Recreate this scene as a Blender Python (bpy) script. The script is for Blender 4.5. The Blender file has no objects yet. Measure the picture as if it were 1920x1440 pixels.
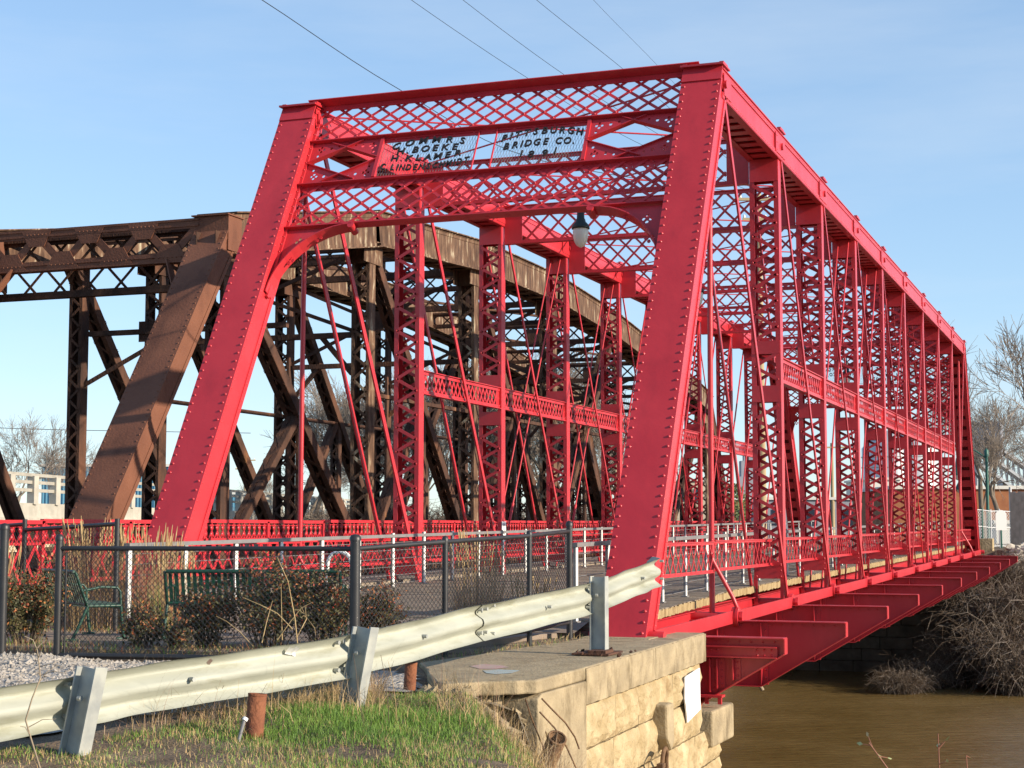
import bpy, math, random
import numpy as np
from mathutils import Vector, Matrix
from mathutils.geometry import tessellate_polygon
random.seed(7)
SC = bpy.context.scene
COL = SC.collection
PI = math.pi

# ------------------------------------------------------------------ camera, sky, sun, exposure
cam = bpy.data.cameras.new("camera"); CAM = bpy.data.objects.new("camera", cam); COL.objects.link(CAM)
SC.camera = CAM
YAW, PIT = .3548, .0873
CP = Vector((6.114, -25.388, 1.262))
CAM.location = CP
CAM.rotation_euler = (PI/2 + PIT, 0, YAW)
cam.sensor_width = 36; cam.lens = 3107/1920*36
cam.clip_start = .1; cam.clip_end = 6000
SUN_EL, SUN_AZ = math.radians(20), math.radians(95)      # azimuth clockwise from +Y
SD = Vector((math.sin(SUN_AZ)*math.cos(SUN_EL), math.cos(SUN_AZ)*math.cos(SUN_EL), math.sin(SUN_EL)))
w = bpy.data.worlds.new("World"); SC.world = w; w.use_nodes = True
nt = w.node_tree; nt.nodes.clear()
sky = nt.nodes.new("ShaderNodeTexSky"); sky.sky_type = 'NISHITA'; sky.sun_disc = False
sky.sun_elevation = SUN_EL; sky.sun_rotation = SUN_AZ
sky.air_density = 1.0; sky.dust_density = .0; sky.ozone_density = 3
bg = nt.nodes.new("ShaderNodeBackground"); bg.inputs[1].default_value = .12
wo = nt.nodes.new("ShaderNodeOutputWorld")
gm = nt.nodes.new("ShaderNodeGamma"); gm.inputs[1].default_value = .62          # hazy winter air: gentler gradient to the horizon
tn = nt.nodes.new("ShaderNodeMix"); tn.data_type = 'RGBA'; tn.blend_type = 'MULTIPLY'; tn.inputs[0].default_value = 1; tn.inputs[7].default_value = (1.54,1.76,2.0,1)
nt.links.new(sky.outputs[0], gm.inputs[0]); nt.links.new(gm.outputs[0], tn.inputs[6]); wc = nt.nodes.new("ShaderNodeTexCoord"); wm = nt.nodes.new("ShaderNodeMapping"); wm.inputs["Scale"].default_value = (1.2,1.2,7); wm.inputs["Rotation"].default_value = (.12,.1,.3)
wn = nt.nodes.new("ShaderNodeTexNoise"); wn.inputs["Scale"].default_value = 1.6; wn.inputs["Detail"].default_value = 7; wn.inputs["Roughness"].default_value = .58
wr = nt.nodes.new("ShaderNodeMapRange"); wr.inputs[1].default_value = .48; wr.inputs[2].default_value = .78; wr.inputs[3].default_value = 0; wr.inputs[4].default_value = .30   # thin cirrus
wx = nt.nodes.new("ShaderNodeMix"); wx.data_type = 'RGBA'; wx.inputs[7].default_value = (4.6,5.0,5.4,1)
nt.links.new(wc.outputs["Generated"], wm.inputs[0]); nt.links.new(wm.outputs[0], wn.inputs["Vector"]); nt.links.new(wn.outputs[0], wr.inputs[0]); nt.links.new(wr.outputs[0], wx.inputs[0]); nt.links.new(tn.outputs[2], wx.inputs[6]); nt.links.new(wx.outputs[2], bg.inputs[0]); nt.links.new(bg.outputs[0], wo.inputs[0])
sl = bpy.data.lights.new("sun", 'SUN'); sl.energy = 5.0; sl.angle = math.radians(.5); sl.color = (1, .86, .68)
so = bpy.data.objects.new("sun", sl); COL.objects.link(so)
so.rotation_euler = SD.to_track_quat('Z', 'Y').to_euler()
SC.view_settings.view_transform = 'Standard'; SC.view_settings.look = 'None'
SC.view_settings.exposure = .62; SC.view_settings.gamma = 1

# ------------------------------------------------------------------ materials
def mat(name, c1, c2=None, rough=.6, scale=4, metal=0, bump=0, bscale=30, c3=None, stretch=(1,1,1), detail=6, lo=.35, hi=.65, spec=.5, stain=None):
    m = bpy.data.materials.new(name); m.use_nodes = True
    n = m.node_tree.nodes; l = m.node_tree.links; b = n["Principled BSDF"]
    b.inputs["Roughness"].default_value = rough; b.inputs["Metallic"].default_value = metal
    b.inputs["Specular IOR Level"].default_value = spec
    tc = n.new("ShaderNodeTexCoord"); mp = n.new("ShaderNodeMapping"); mp.inputs["Scale"].default_value = stretch
    l.new(tc.outputs["Object"], mp.inputs[0])
    if c2:
        t = n.new("ShaderNodeTexNoise"); t.inputs["Scale"].default_value = scale; t.inputs["Detail"].default_value = detail
        l.new(mp.outputs[0], t.inputs["Vector"])
        r = n.new("ShaderNodeValToRGB"); e = r.color_ramp.elements
        e[0].position = lo; e[1].position = hi; e[0].color = (*c1, 1); e[1].color = (*c2, 1)
        if c3:
            x = e.new(min(.98, hi+.12)); x.color = (*c3, 1)
        l.new(t.outputs[0], r.inputs[0]); l.new(r.outputs[0], b.inputs["Base Color"])
    else:
        b.inputs["Base Color"].default_value = (*c1, 1)
    if stain:                                           # irregular grime: (colour multiplier, scale, stretch, threshold)
        sc_, ss, st, th = stain
        mp2 = n.new("ShaderNodeMapping"); mp2.inputs["Scale"].default_value = st; l.new(tc.outputs["Object"], mp2.inputs[0])
        t3 = n.new("ShaderNodeTexNoise"); t3.inputs["Scale"].default_value = ss; t3.inputs["Detail"].default_value = 8; t3.inputs["Roughness"].default_value = .65; l.new(mp2.outputs[0], t3.inputs["Vector"])
        r3 = n.new("ShaderNodeValToRGB"); e3 = r3.color_ramp.elements; e3[0].position = th; e3[1].position = th+.16; e3[0].color = (1,1,1,1); e3[1].color = (*sc_,1); l.new(t3.outputs[0], r3.inputs[0])
        mx = n.new("ShaderNodeMix"); mx.data_type = 'RGBA'; mx.blend_type = 'MULTIPLY'; mx.inputs[0].default_value = 1
        src = b.inputs["Base Color"].links[0].from_socket; l.new(src, mx.inputs[6]); l.new(r3.outputs[0], mx.inputs[7]); l.new(mx.outputs[2], b.inputs["Base Color"])
        rr_ = n.new("ShaderNodeMapRange"); rr_.inputs[3].default_value = rough*.85; rr_.inputs[4].default_value = min(1, rough*1.35); l.new(t3.outputs[0], rr_.inputs[0]); l.new(rr_.outputs[0], b.inputs["Roughness"])
    if bump:
        t2 = n.new("ShaderNodeTexNoise"); t2.inputs["Scale"].default_value = bscale; t2.inputs["Detail"].default_value = 5
        l.new(mp.outputs[0], t2.inputs["Vector"])
        bp = n.new("ShaderNodeBump"); bp.inputs["Strength"].default_value = bump; bp.inputs["Distance"].default_value = .05
        l.new(t2.outputs[0], bp.inputs["Height"]); l.new(bp.outputs[0], b.inputs["Normal"])
    return m

RED = mat("red_paint", (.46,.024,.034), (.53,.032,.042), .32, 1.3, bump=.07, bscale=7, stain=((.86,.84,.86), 1.6, (1.4,1.4,.35), .52))
RUST = mat("rust", (.040,.018,.011), (.115,.048,.025), .85, 2.2, bump=.5, bscale=22, c3=(.27,.12,.045), stretch=(1,1,.45), stain=((.42,.38,.36), 1.1, (1,1,.5), .5))
RUSTP = mat("rust_brown_paint", (.135,.048,.024), (.175,.066,.034), .7, 1.2, bump=.2, bscale=20, c3=(.24,.10,.045), stain=((.62,.58,.58), 1.0, (1,1,.4), .52))
RUSTL = mat("peeling_rust", (.075,.038,.021), (.16,.088,.05), .85, 3, bump=.5, bscale=18, c3=(.42,.36,.25), stretch=(1,2.2,.6), lo=.38, hi=.58, stain=((.55,.48,.42), 1.3, (1,1,.4), .52))
GALV = mat("galvanised", (.31,.32,.265), (.40,.41,.345), .55, 2.5, metal=.05, bump=.08, bscale=8, stretch=(1,.6,3), stain=((.74,.72,.62), 2.2, (1.4,.5,3), .52))
GALVP = mat("galvanised_post", (.27,.285,.28), (.40,.41,.37), .55, 6, metal=.1, bump=.05)
WHITE = mat("white_and_sunlit_side", (.72,.72,.68), (.8,.8,.77), .45, 5)
GREYM = mat("rail_grey", (.17,.165,.165), (.21,.205,.205), .45, 5)
BLACK = mat("black_coating", (.018,.018,.02), (.028,.028,.03), .45, 5)
GREEN = mat("green_paint", (.006,.042,.027), (.009,.06,.038), .45, 6)
BLKP = mat("letter_black", (.015,.012,.012), None, .6)
GLASS = mat("frosted_globe", (.75,.72,.62), None, .2)
LAMPG = mat("lamp_dark_green", (.01,.022,.022), None, .5)
WOOD = mat("deck_wood", (.22,.175,.13), (.33,.27,.20), .85, 3, bump=.4, bscale=30, stretch=(.3,4,1))
WOODE = mat("end_grain", (.26,.17,.075), (.5,.38,.2), .9, 9, bump=.4, bscale=30, stretch=(.3,3,.4))
CONC = mat("concrete", (.26,.205,.125), (.39,.31,.19), .9, 2.4, bump=.3, bscale=26, c3=(.44,.37,.24), stain=((.52,.50,.46), 2.4, (1,1,.55), .50))
CONCD = mat("concrete_pale", (.36,.34,.29), (.45,.42,.36), .9, 2, bump=.3, bscale=30)
STONE = mat("sandstone", (.33,.245,.125), (.47,.37,.215), .9, 3.2, bump=.9, bscale=13, c3=(.56,.45,.27), stain=((.60,.52,.42), 2.0, (1,1,1), .53))
STONED = mat("dark_stone_and_shade", (.085,.073,.055), (.17,.145,.11), .95, 1.2, bump=.7, bscale=5)
MORTAR = mat("mortar", (.5,.45,.35), (.6,.55,.45), .95, 6)
WPAINT = mat("white_paint", (.82,.81,.78), None, .7)
PATHM = mat("path_concrete", (.19,.145,.11), (.26,.205,.16), .9, 2, bump=.2, bscale=40)
LEAFG = mat("leaf_green", (.035,.042,.014), (.10,.085,.03), .6, 4)
LEAFR = mat("leaf_red", (.20,.045,.02), (.40,.16,.05), .6, 5)
HIPR = mat("rose_hip", (.42,.03,.02), (.5,.12,.03), .5, 5)
STRAW = mat("straw", (.30,.20,.085), (.47,.34,.17), .8, 6)
STRAWR = mat("straw_pink", (.33,.19,.13), (.45,.30,.21), .8, 6)
GRASSM = mat("grass_blade", (.07,.15,.016), (.145,.255,.032), .6, 2.2, c3=(.22,.24,.06))
TWIG = mat("bare_twig", (.085,.06,.042), (.15,.11,.08), .9, 3)
TWIGB = mat('bramble_stem', (.06,.042,.028), (.13,.09,.06), .9, .8)
TWIGF = mat("grey_twig", (.20,.165,.135), (.30,.25,.205), .9, 2)
TWIGP = mat("pale_twig", (.24,.19,.13), (.38,.30,.21), .9, 3)
BARK = mat("bark", (.12,.095,.072), (.21,.17,.13), .95, 2, bump=.6, bscale=8, stretch=(1,1,.2))
POLE = mat("pole_wood", (.33,.25,.14), (.42,.33,.2), .9, 2, stretch=(1,1,.1))
CONIF = mat("evergreen_leaf", (.05,.08,.02), (.1,.13,.04), .7, 2)
ROCK = mat("rock_pale", (.34,.30,.245), (.48,.43,.35), .95, 3, bump=.5, bscale=15)
RBLUE = mat("blue_siding", (.12,.30,.42), (.14,.34,.46), .6, 1)
BRICK = mat("brick_wall", (.27,.10,.045), (.36,.15,.065), .9, 1.5, bump=.2)
TAN = mat("tan_wall", (.50,.42,.31), (.56,.47,.35), .9, .4)
PALE = mat("pale_wall", (.62,.6,.55), (.68,.66,.6), .8, .4)
DGLASS = mat("dark_window", (.03,.04,.06), None, .15)
GREYW = mat("grey_wall", (.25,.26,.3), (.30,.31,.35), .8, .4)
STEEL = mat("silo_steel", (.42,.43,.44), (.52,.53,.54), .45, 1, metal=.4)
ROCKD = mat("gravel_stone", (.24,.215,.185), (.42,.38,.33), .95, 7)

# ground: level soil, gravel and grass zones mixed with noise
def ground_mat():
    m = bpy.data.materials.new("soil"); m.use_nodes = True
    n = m.node_tree.nodes; l = m.node_tree.links; b = n["Principled BSDF"]; b.inputs["Roughness"].default_value = .95
    tc = n.new("ShaderNodeTexCoord")
    def noise(s, d=8):
        t = n.new("ShaderNodeTexNoise"); t.inputs["Scale"].default_value = s; t.inputs["Detail"].default_value = d
        l.new(tc.outputs["Object"], t.inputs["Vector"]); return t
    def ramp(t, cols):
        r = n.new("ShaderNodeValToRGB"); e = r.color_ramp.elements
        e[0].position, e[0].color = cols[0][0], (*cols[0][1], 1); e[1].position, e[1].color = cols[-1][0], (*cols[-1][1], 1)
        for p, c in cols[1:-1]: x = e.new(p); x.color = (*c, 1)
        l.new(t.outputs[0], r.inputs[0]); return r
    soil = ramp(noise(2.5), [(.3, (.10,.068,.042)), (.5, (.17,.12,.075)), (.7, (.25,.19,.12))])
    fine = ramp(noise(60, 3), [(.35, (.55,.55,.55)), (.65, (1.3,1.25,1.2))])
    mx = n.new("ShaderNodeMix"); mx.data_type = 'RGBA'; mx.blend_type = 'MULTIPLY'; mx.inputs[0].default_value = .8
    l.new(soil.outputs[0], mx.inputs[6]); l.new(fine.outputs[0], mx.inputs[7])
    l.new(mx.outputs[2], b.inputs["Base Color"])
    bp = n.new("ShaderNodeBump"); bp.inputs["Strength"].default_value = .9; bp.inputs["Distance"].default_value = .04
    l.new(noise(35, 6).outputs[0], bp.inputs["Height"]); l.new(bp.outputs[0], b.inputs["Normal"])
    return m
SOIL = ground_mat()

def gravel_mat():
    m = bpy.data.materials.new("gravel"); m.use_nodes = True
    n = m.node_tree.nodes; l = m.node_tree.links; b = n["Principled BSDF"]; b.inputs["Roughness"].default_value = .95
    tc = n.new("ShaderNodeTexCoord"); v = n.new("ShaderNodeTexVoronoi"); v.inputs["Scale"].default_value = 28
    l.new(tc.outputs["Object"], v.inputs["Vector"])
    r = n.new("ShaderNodeValToRGB"); e = r.color_ramp.elements
    e[0].color = (.22,.20,.175,1); e[1].color = (.52,.48,.42,1); l.new(v.outputs["Color"], r.inputs[0]); l.new(r.outputs[0], b.inputs["Base Color"])
    bp = n.new("ShaderNodeBump"); bp.inputs["Strength"].default_value = 1; bp.inputs["Distance"].default_value = .03; bp.invert = True
    l.new(v.outputs["Distance"], bp.inputs["Height"]); l.new(bp.outputs[0], b.inputs["Normal"])
    return m
GRAVEL = gravel_mat()

def water_mat():
    m = bpy.data.materials.new("muddy_water"); m.use_nodes = True
    n = m.node_tree.nodes; l = m.node_tree.links; b = n["Principled BSDF"]
    b.inputs["Roughness"].default_value = .22; b.inputs["IOR"].default_value = 1.33
    b.inputs["Specular IOR Level"].default_value = .35
    tc = n.new("ShaderNodeTexCoord"); mp = n.new("ShaderNodeMapping"); mp.inputs["Scale"].default_value = (.5, 2.2, 1); mp.inputs["Rotation"].default_value = (0,0,YAW+.12)
    l.new(tc.outputs["Object"], mp.inputs[0])
    t = n.new("ShaderNodeTexNoise"); t.inputs["Scale"].default_value = 2.6; t.inputs["Detail"].default_value = 5
    l.new(mp.outputs[0], t.inputs["Vector"])
    t2 = n.new("ShaderNodeTexNoise"); t2.inputs["Scale"].default_value = .25; t2.inputs["Detail"].default_value = 3
    l.new(tc.outputs["Object"], t2.inputs["Vector"])
    r = n.new("ShaderNodeValToRGB"); e = r.color_ramp.elements
    e[0].position = .35; e[1].position = .7; e[0].color = (.15,.10,.036,1); e[1].color = (.20,.138,.056,1)
    l.new(t2.outputs[0], r.inputs[0]); l.new(r.outputs[0], b.inputs["Base Color"])
    bp = n.new("ShaderNodeBump"); bp.inputs["Strength"].default_value = 1; bp.inputs["Distance"].default_value = .10
    l.new(t.outputs[0], bp.inputs["Height"]); l.new(bp.outputs[0], b.inputs["Normal"])
    return m
WATER = water_mat()

# ------------------------------------------------------------------ mesh helpers
V = Vector
class MB:
    def __init__(s): s.v = []; s.f = []; s.m = []; s.sm = []
    def add(s, vs, fs, m=0, sm=False):
        o = len(s.v); s.v.extend([tuple(p) for p in vs])
        for f in fs: s.f.append(tuple(i+o for i in f)); s.m.append(m); s.sm.append(sm)
    def box(s, c, d, m=0, R=None):
        hx, hy, hz = d[0]/2, d[1]/2, d[2]/2; c = V(c)
        vs = [V((x,y,z)) for x in (-hx,hx) for y in (-hy,hy) for z in (-hz,hz)]
        if R is not None: vs = [R @ p for p in vs]
        s.add([c+p for p in vs], [(0,1,3,2),(4,6,7,5),(0,4,5,1),(2,3,7,6),(0,2,6,4),(1,5,7,3)], m)
    def beam(s, p, q, wd, h, up=(0,0,1), m=0):
        p, q = V(p), V(q); a = (q-p)
        if a.length < 1e-6: return
        a.normalize(); up = V(up); sd = a.cross(up)
        if sd.length < 1e-4: sd = a.cross(V((1,0,0)))
        sd.normalize(); u = sd.cross(a)
        vs = [b+sd*i*wd/2+u*j*h/2 for b in (p,q) for i in (-1,1) for j in (-1,1)]
        s.add(vs, [(0,1,3,2),(4,6,7,5),(0,4,5,1),(2,3,7,6),(0,2,6,4),(1,5,7,3)], m)
    def tube(s, pts, r, n=8, m=0, cap=True, smooth=True):
        pts = [V(p) for p in pts]; k = len(pts); rs = r if isinstance(r, (list, tuple)) else [r]*k
        vs = []; prev = None
        for i, p in enumerate(pts):
            a = (pts[min(i+1,k-1)]-pts[max(i-1,0)])
            if a.length < 1e-9: a = V((0,0,1))
            a.normalize()
            if prev is None: u = a.cross(V((0,0,1)) if abs(a.z) < .9 else V((1,0,0)))
            else: u = prev - a*prev.dot(a)
            if u.length < 1e-6: u = a.orthogonal()
            u.normalize(); prev = u; v2 = a.cross(u)
            for j in range(n):
                t = 2*PI*j/n; vs.append(p+(u*math.cos(t)+v2*math.sin(t))*rs[i])
        fs = [(i*n+j, i*n+(j+1)%n, (i+1)*n+(j+1)%n, (i+1)*n+j) for i in range(k-1) for j in range(n)]
        s.add(vs, fs, m, smooth)
        if cap:
            s.add(vs[:n], [tuple(range(n))[::-1]], m); s.add(vs[-n:], [tuple(range(n))], m)
    def prism(s, pts, d, m=0):
        d = V(d); pts = [V(p) for p in pts]; n = len(pts)
        s.add(pts+[p+d for p in pts], [tuple(range(n))[::-1], tuple(range(n,2*n))]+[(i,(i+1)%n,n+(i+1)%n,n+i) for i in range(n)], m)
    def plate(s, loops, to3d, t, m=0):
        """flat plate with holes: loops of 2-D points, to3d(x,y,off)"""
        tri = tessellate_polygon([[V((x,y,0)) for x,y in lp] for lp in loops])
        flat = [p for lp in loops for p in lp]
        for off in (-t/2, t/2): s.add([to3d(x,y,off) for x,y in flat], tri, m)
        for lp in loops:
            n = len(lp); vs = [to3d(x,y,-t/2) for x,y in lp]+[to3d(x,y,t/2) for x,y in lp]
            s.add(vs, [(i,(i+1)%n,n+(i+1)%n,n+i) for i in range(n)], m)
    def rivet(s, p, nrm, r=.018, m=0):
        p, nrm = V(p), V(nrm).normalized(); u = nrm.orthogonal().normalized(); v2 = nrm.cross(u)
        vs = [p+(u*math.cos(a)+v2*math.sin(a))*r for a in [k*PI/3 for k in range(6)]]+[p+nrm*r*.7+(u*math.cos(a)+v2*math.sin(a))*r*.6 for a in [k*PI/3 for k in range(6)]]
        s.add(vs, [(i,(i+1)%6,6+(i+1)%6,6+i) for i in range(6)]+[(6,7,8,9,10,11)], m, True)
    def lathe(s, prof, c, n=20, m=0, axis=V((0,0,1))):
        c = V(c); a = V(axis).normalized(); u = a.orthogonal().normalized(); v2 = a.cross(u); vs = []
        for r, z in prof:
            for j in range(n):
                t = 2*PI*j/n; vs.append(c+a*z+(u*math.cos(t)+v2*math.sin(t))*r)
        s.add(vs, [(i*n+j,i*n+(j+1)%n,(i+1)*n+(j+1)%n,(i+1)*n+j) for i in range(len(prof)-1) for j in range(n)], m, True)
    def build(s, name, mats, parent=None):
        me = bpy.data.meshes.new(name); me.from_pydata(s.v, [], s.f)
        for x in (mats if isinstance(mats, (list, tuple)) else [mats]): me.materials.append(x)
        me.polygons.foreach_set("material_index", s.m); me.polygons.foreach_set("use_smooth", s.sm); me.update()
        o = bpy.data.objects.new(name, me); COL.objects.link(o)
        if parent: o.parent = parent; o.matrix_parent_inverse = parent.matrix_world.inverted()
        return o

def tag(o, label, cat, group=None, kind=None):
    if label: o["label"] = label
    if cat: o["category"] = cat
    if group: o["group"] = group
    if kind: o["kind"] = kind
    return o
def thing(name, label, cat, loc=(0,0,0), rz=0, group=None):
    o = bpy.data.objects.new(name, None); COL.objects.link(o); o.empty_display_size = .2
    o.matrix_world = Matrix.Translation(loc) @ Matrix.Rotation(rz, 4, 'Z')
    return tag(o, label, cat, group)
def local(mb, name, mats, parent):
    """build geometry given in the parent's own coordinates"""
    o = mb.build(name, mats); o.parent = parent; return o
def dup(root, loc, rz=0, label=None, group=None, scale=1):
    r = root.copy(); COL.objects.link(r); r.location = loc; r.rotation_euler = (0,0,rz); r.scale = (scale,)*3
    if label: r["label"] = label
    if group: r["group"] = group
    for ch in list(root.children):
        c = ch.copy(); COL.objects.link(c); c.parent = r
        for g in ch.children:
            d = g.copy(); COL.objects.link(d); d.parent = c
    return r
def lattice(mb, o, ux, uy, L, H, pitch, run, wd, t, m=0, riv=None, both=True):
    o, ux, uy = V(o), V(ux), V(uy); nn = ux.cross(uy)
    k0 = -int(run/pitch)-1
    for sgn in ((1,-1) if both else (1,)):
        x = k0*pitch
        while x < L:
            xa, xb, ya, yb = x, x+run, 0., 1.
            t0 = max(0, -xa/run); t1 = min(1, (L-xa)/run)
            if t1-t0 > .05:
                pa, pb = xa+t0*run, xa+t1*run; y0, y1 = (t0*H, t1*H) if sgn > 0 else (H-t0*H, H-t1*H)
                off = nn*(t*.5*sgn)
                mb.beam(o+ux*pa+uy*y0+off, o+ux*pb+uy*y1+off, wd, t, nn, m)
            x += pitch
    if riv:                                             # one rivet at every crossing
        for i in range(k0, int(L/pitch)+1):
            for mm in range(-int(run/pitch)-1, int(run/pitch)+2):
                v = (1-mm*pitch/run)/2; x = i*pitch+run*v
                if .04 < v < .96 and 0 < x < L: mb.rivet(o+ux*x+uy*(H*v)+nn*(t*riv[0]), nn*riv[0], riv[1], m)
def circ(x, y, r, n=8): return [(x+r*math.cos(2*PI*i/n), y+r*math.sin(2*PI*i/n)) for i in range(n)]

# ------------------------------------------------------------------ red truss bridge
P = 4.6; TW = 7.176; ZT = 8.57
def zb(y): return -.09+.0088*y
def zd(y): return .10+.0088*y+(.10*max(0,min(1,(y+3)/6)))
XR, XL = 0., -TW
BR = thing("truss_bridge", "bright red riveted iron truss bridge with lattice portal spanning the brown river", "bridge", (-TW/2, -P, zb(-P)))

def box_member(mb, A, B, nrm, wd=.58, dp=.46, bat=(.30,.16), riv=None, sideriv=None, rl=9e9):
    """built-up box: cover plate on +nrm face, two side webs, batten plates on the back"""
    A, B, nrm = V(A), V(B), V(nrm).normalized(); a = (B-A); L = a.length; a.normalize(); sx = a.cross(nrm).normalized()
    nrm = sx.cross(a)
    mb.beam(A+nrm*(dp/2+.01), B+nrm*(dp/2+.01), wd+.07, .02, nrm)
    for s in (-1,1):
        mb.beam(A+sx*s*(wd/2-.015), B+sx*s*(wd/2-.015), .03, dp, nrm)
        for e in (-1,1):                                # flange angles
            mb.beam(A+sx*s*(wd/2+.008)+nrm*e*(dp/2-.045), B+sx*s*(wd/2+.008)+nrm*e*(dp/2-.045), .016, .09, nrm)
        mb.beam(A+sx*s*(wd/2-.05)-nrm*(dp/2+.006), B+sx*s*(wd/2-.05)-nrm*(dp/2+.006), .12, .012, nrm)
    x = .1
    while x < L-.2:
        mb.beam(A+a*x-nrm*(dp/2-.02), A+a*min(L, x+bat[0])-nrm*(dp/2-.02), wd-.09, .02, nrm)
        x += bat[0]+bat[1]
    if riv:
        x = .08
        while x < min(L, rl):
            for s in (-1,1): mb.rivet(A+a*x+sx*s*(wd/2-.02)+nrm*(dp/2+.02), nrm, riv)
            x += .155
    if sideriv:
        x = .08
        while x < min(L, rl):
            for e in (-1,1): mb.rivet(A+a*x+sx*sideriv*(wd/2+.016)+nrm*e*(dp/2-.045), sx*sideriv, .014)
            x += .155

def endpost(X, near):
    y0, y1 = (-P, 0) if near else (10*P, 9*P); s = -1 if near else 1
    mb = MB(); A = V((X, y0, zb(y0)+.02)); B = V((X, y1, ZT-.27)); a = (B-A).normalized(); A = A-a*.16; nr = V((0, s*a.z, abs(a.y)))
    box_member(mb, A, B, nr, riv=.024 if near else None, sideriv=(1 if near else None))
    if near:                                            # sidewise rivets on the other web
        x = .1; sx = a.cross(nr).normalized()
        while x < (B-A).length:
            mb.rivet(A+a*x-sx*.306+nr*.18, -sx, .014); x += .155
    mb.tube([(X-.5,y0,zb(y0)),(X+.5,y0,zb(y0))], .085, 12)
    mb.box((X, y0, zb(y0)-.17), (.66,.6,.05))
    # top hip plate with a few rivets
    mb.beam(B-a*.12+nr*.262, B+a*.22+nr*.262, .64, .02, nr)
    return mb.build("end_post", RED, BR)
for X in (XR, XL):
    endpost(X, True); endpost(X, False)

def topchord(X):
    mb = MB(); A = V((X,-.12,ZT-.27)); B = V((X,9*P+.12,ZT-.27))
    box_member(mb, A, B, (0,0,1), sideriv=1 if X == XR else -1*-1, rl=24, bat=(.26,.2))
    for k in range(10):
        y = k*P
        mb.box((X, y, ZT+.02), (.7,.5,.03)); mb.box((X+.3, y, ZT+.045), (.07,.3,.06)); mb.box((X-.3, y, ZT+.045), (.07,.3,.06))
        for s in (-1,1):
            mb.box((X+s*.31, y-.1+(.3 if k == 0 else -.1 if k == 9 else 0), ZT-.27), (.02,.5 if k in (0,9) else .85,.36))
            mb.tube([(X+s*.3,y,ZT-.27),(X+s*.355,y,ZT-.27)], .065, 14)
            [mb.rivet((X+s*.325,y-.42,zz),(s,0,0),.015) for zz in (ZT-.14,ZT-.27,ZT-.4) if k]
    return mb.build("top_chord", RED, BR)
for X in (XR, XL): topchord(X)

def bottomchord(X):
    mb = MB()
    for k in range(-1, 10):
        y0, y1 = k*P, (k+1)*P
        for s in (-1,1):
            off = s*(.36 if k % 2 else .395)
            mb.beam((X+off,y0,zb(y0)), (X+off,y1,zb(y1)), .03, .19, (0,0,1))
            for y in (y0,y1):
                if -1 < y < 9.5*P: mb.tube([(X+off-.016,y,zb(y)),(X+off+.016,y,zb(y))], .15, 16)
    for k in range(0, 10):
        y = k*P; mb.tube([(X-.5,y,zb(y)),(X+.5,y,zb(y))], .07, 12)
        for s in (-1,1): mb.tube([(X+s*.46,y,zb(y)),(X+s*.51,y,zb(y))], .10, 6, smooth=False)
    return mb.build("bottom_chord", RED, BR)
for X in (XR, XL): bottomchord(X)

def lacedpost(mb, X, y, z0, z1, wx=.54, dy=.24, per=.47, lw=.062, t=.011, battens=(), rv=False, m=0):
    for s in (-1,1):
        mb.box((X+s*(wx/2-.01), y, (z0+z1)/2), (.02, dy, z1-z0), m)
        for e in (-1,1): mb.box((X+s*(wx/2-.055), y+e*(dy/2-.008), (z0+z1)/2), (.07,.016,z1-z0), m)
    n = int((z1-z0)/per*2)
    for e in (-1,1):
        yy = y+e*(dy/2+t/2)
        for i in range(n):
            za, zb_ = z0+(z1-z0)*i/n, z0+(z1-z0)*(i+1)/n; s = (1 if i % 2 else -1)*e
            if any(b0-.05 < (za+zb_)/2 < b1+.05 for b0,b1 in battens): continue
            mb.beam((X-s*(wx/2-.05),yy,za),(X+s*(wx/2-.05),yy,zb_), t, lw, (0,0,1), m)
            if rv and e < 0: mb.rivet((X-s*(wx/2-.05),yy-.006,za),(0,-1,0),.019, m)
        for b0,b1 in battens: mb.box((X, yy, (b0+b1)/2), (wx-.02, t*1.4, b1-b0), m)

def post(X, k):
    y = k*P; z0 = zb(y)-.10; z1 = ZT-.5; mb = MB(); zd_ = zb(y)
    zg = 4.17
    lacedpost(mb, X, y, zd_+.42, z1, battens=((zd_+.42,zd_+.72),(z1-.42,z1)) if X == XL and k == 1 else ((zd_+.42,zd_+.72),(zg-.60,zg-.30),(zg+.28,zg+.52),(z1-.42,z1)), rv=True)
    for s in (-1,1):                                      # legs splay to the pin
        mb.prism([(X+s*.27-.012,y+dy,zd_+z) for dy,z in ((-.12,.42),(.12,.42),(.15,.06),(.1,-.14),(-.1,-.14),(-.15,.06))], (.024,0,0))
        mb.box((X+s*.24, y-.12, zd_+.2), (.07,.016,.5))
        mb.box((X+s*.245, y, z1+.1), (.02,.24,.5))
    for z in (.46,.57,.68):
        for s in (-1,1): mb.rivet((X+s*.22,y-.14,zd_+z),(0,-1,0),.018)
    mb.box((X, y, zd_-.02), (.55,.2,.05))
    return mb.build("post", RED, BR)
for X in (XR, XL):
    for k in range(1, 9): post(X, k)

for X, s in ((XR,1),(XL,-1)):                              # hip hangers and their splayed foot
    for k in (0, 9):
        y = k*P; mb = MB()
        for o in ((.16,) if X == XR else (-.16+.32,)):
            mb.tube([(X+o*.4,y,ZT-.3),(X+o*.2,y,4),(X+.02,y,zb(y)-.05)], .043, 10)
        mb.tube([(X+.02,y-.05,.98+zb(y)),(X+.05,y-.05,.86+zb(y)),(X+.36,y-.05,zb(y)+.3),(X+.43,y-.03,zb(y)+.12),(X+.43,y,zb(y))], .033, 8)
        mb.tube([(X+.41,y,zb(y)),(X+.45,y,zb(y))], .16, 14)
        mb.build("hanger", RED, BR)

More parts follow.
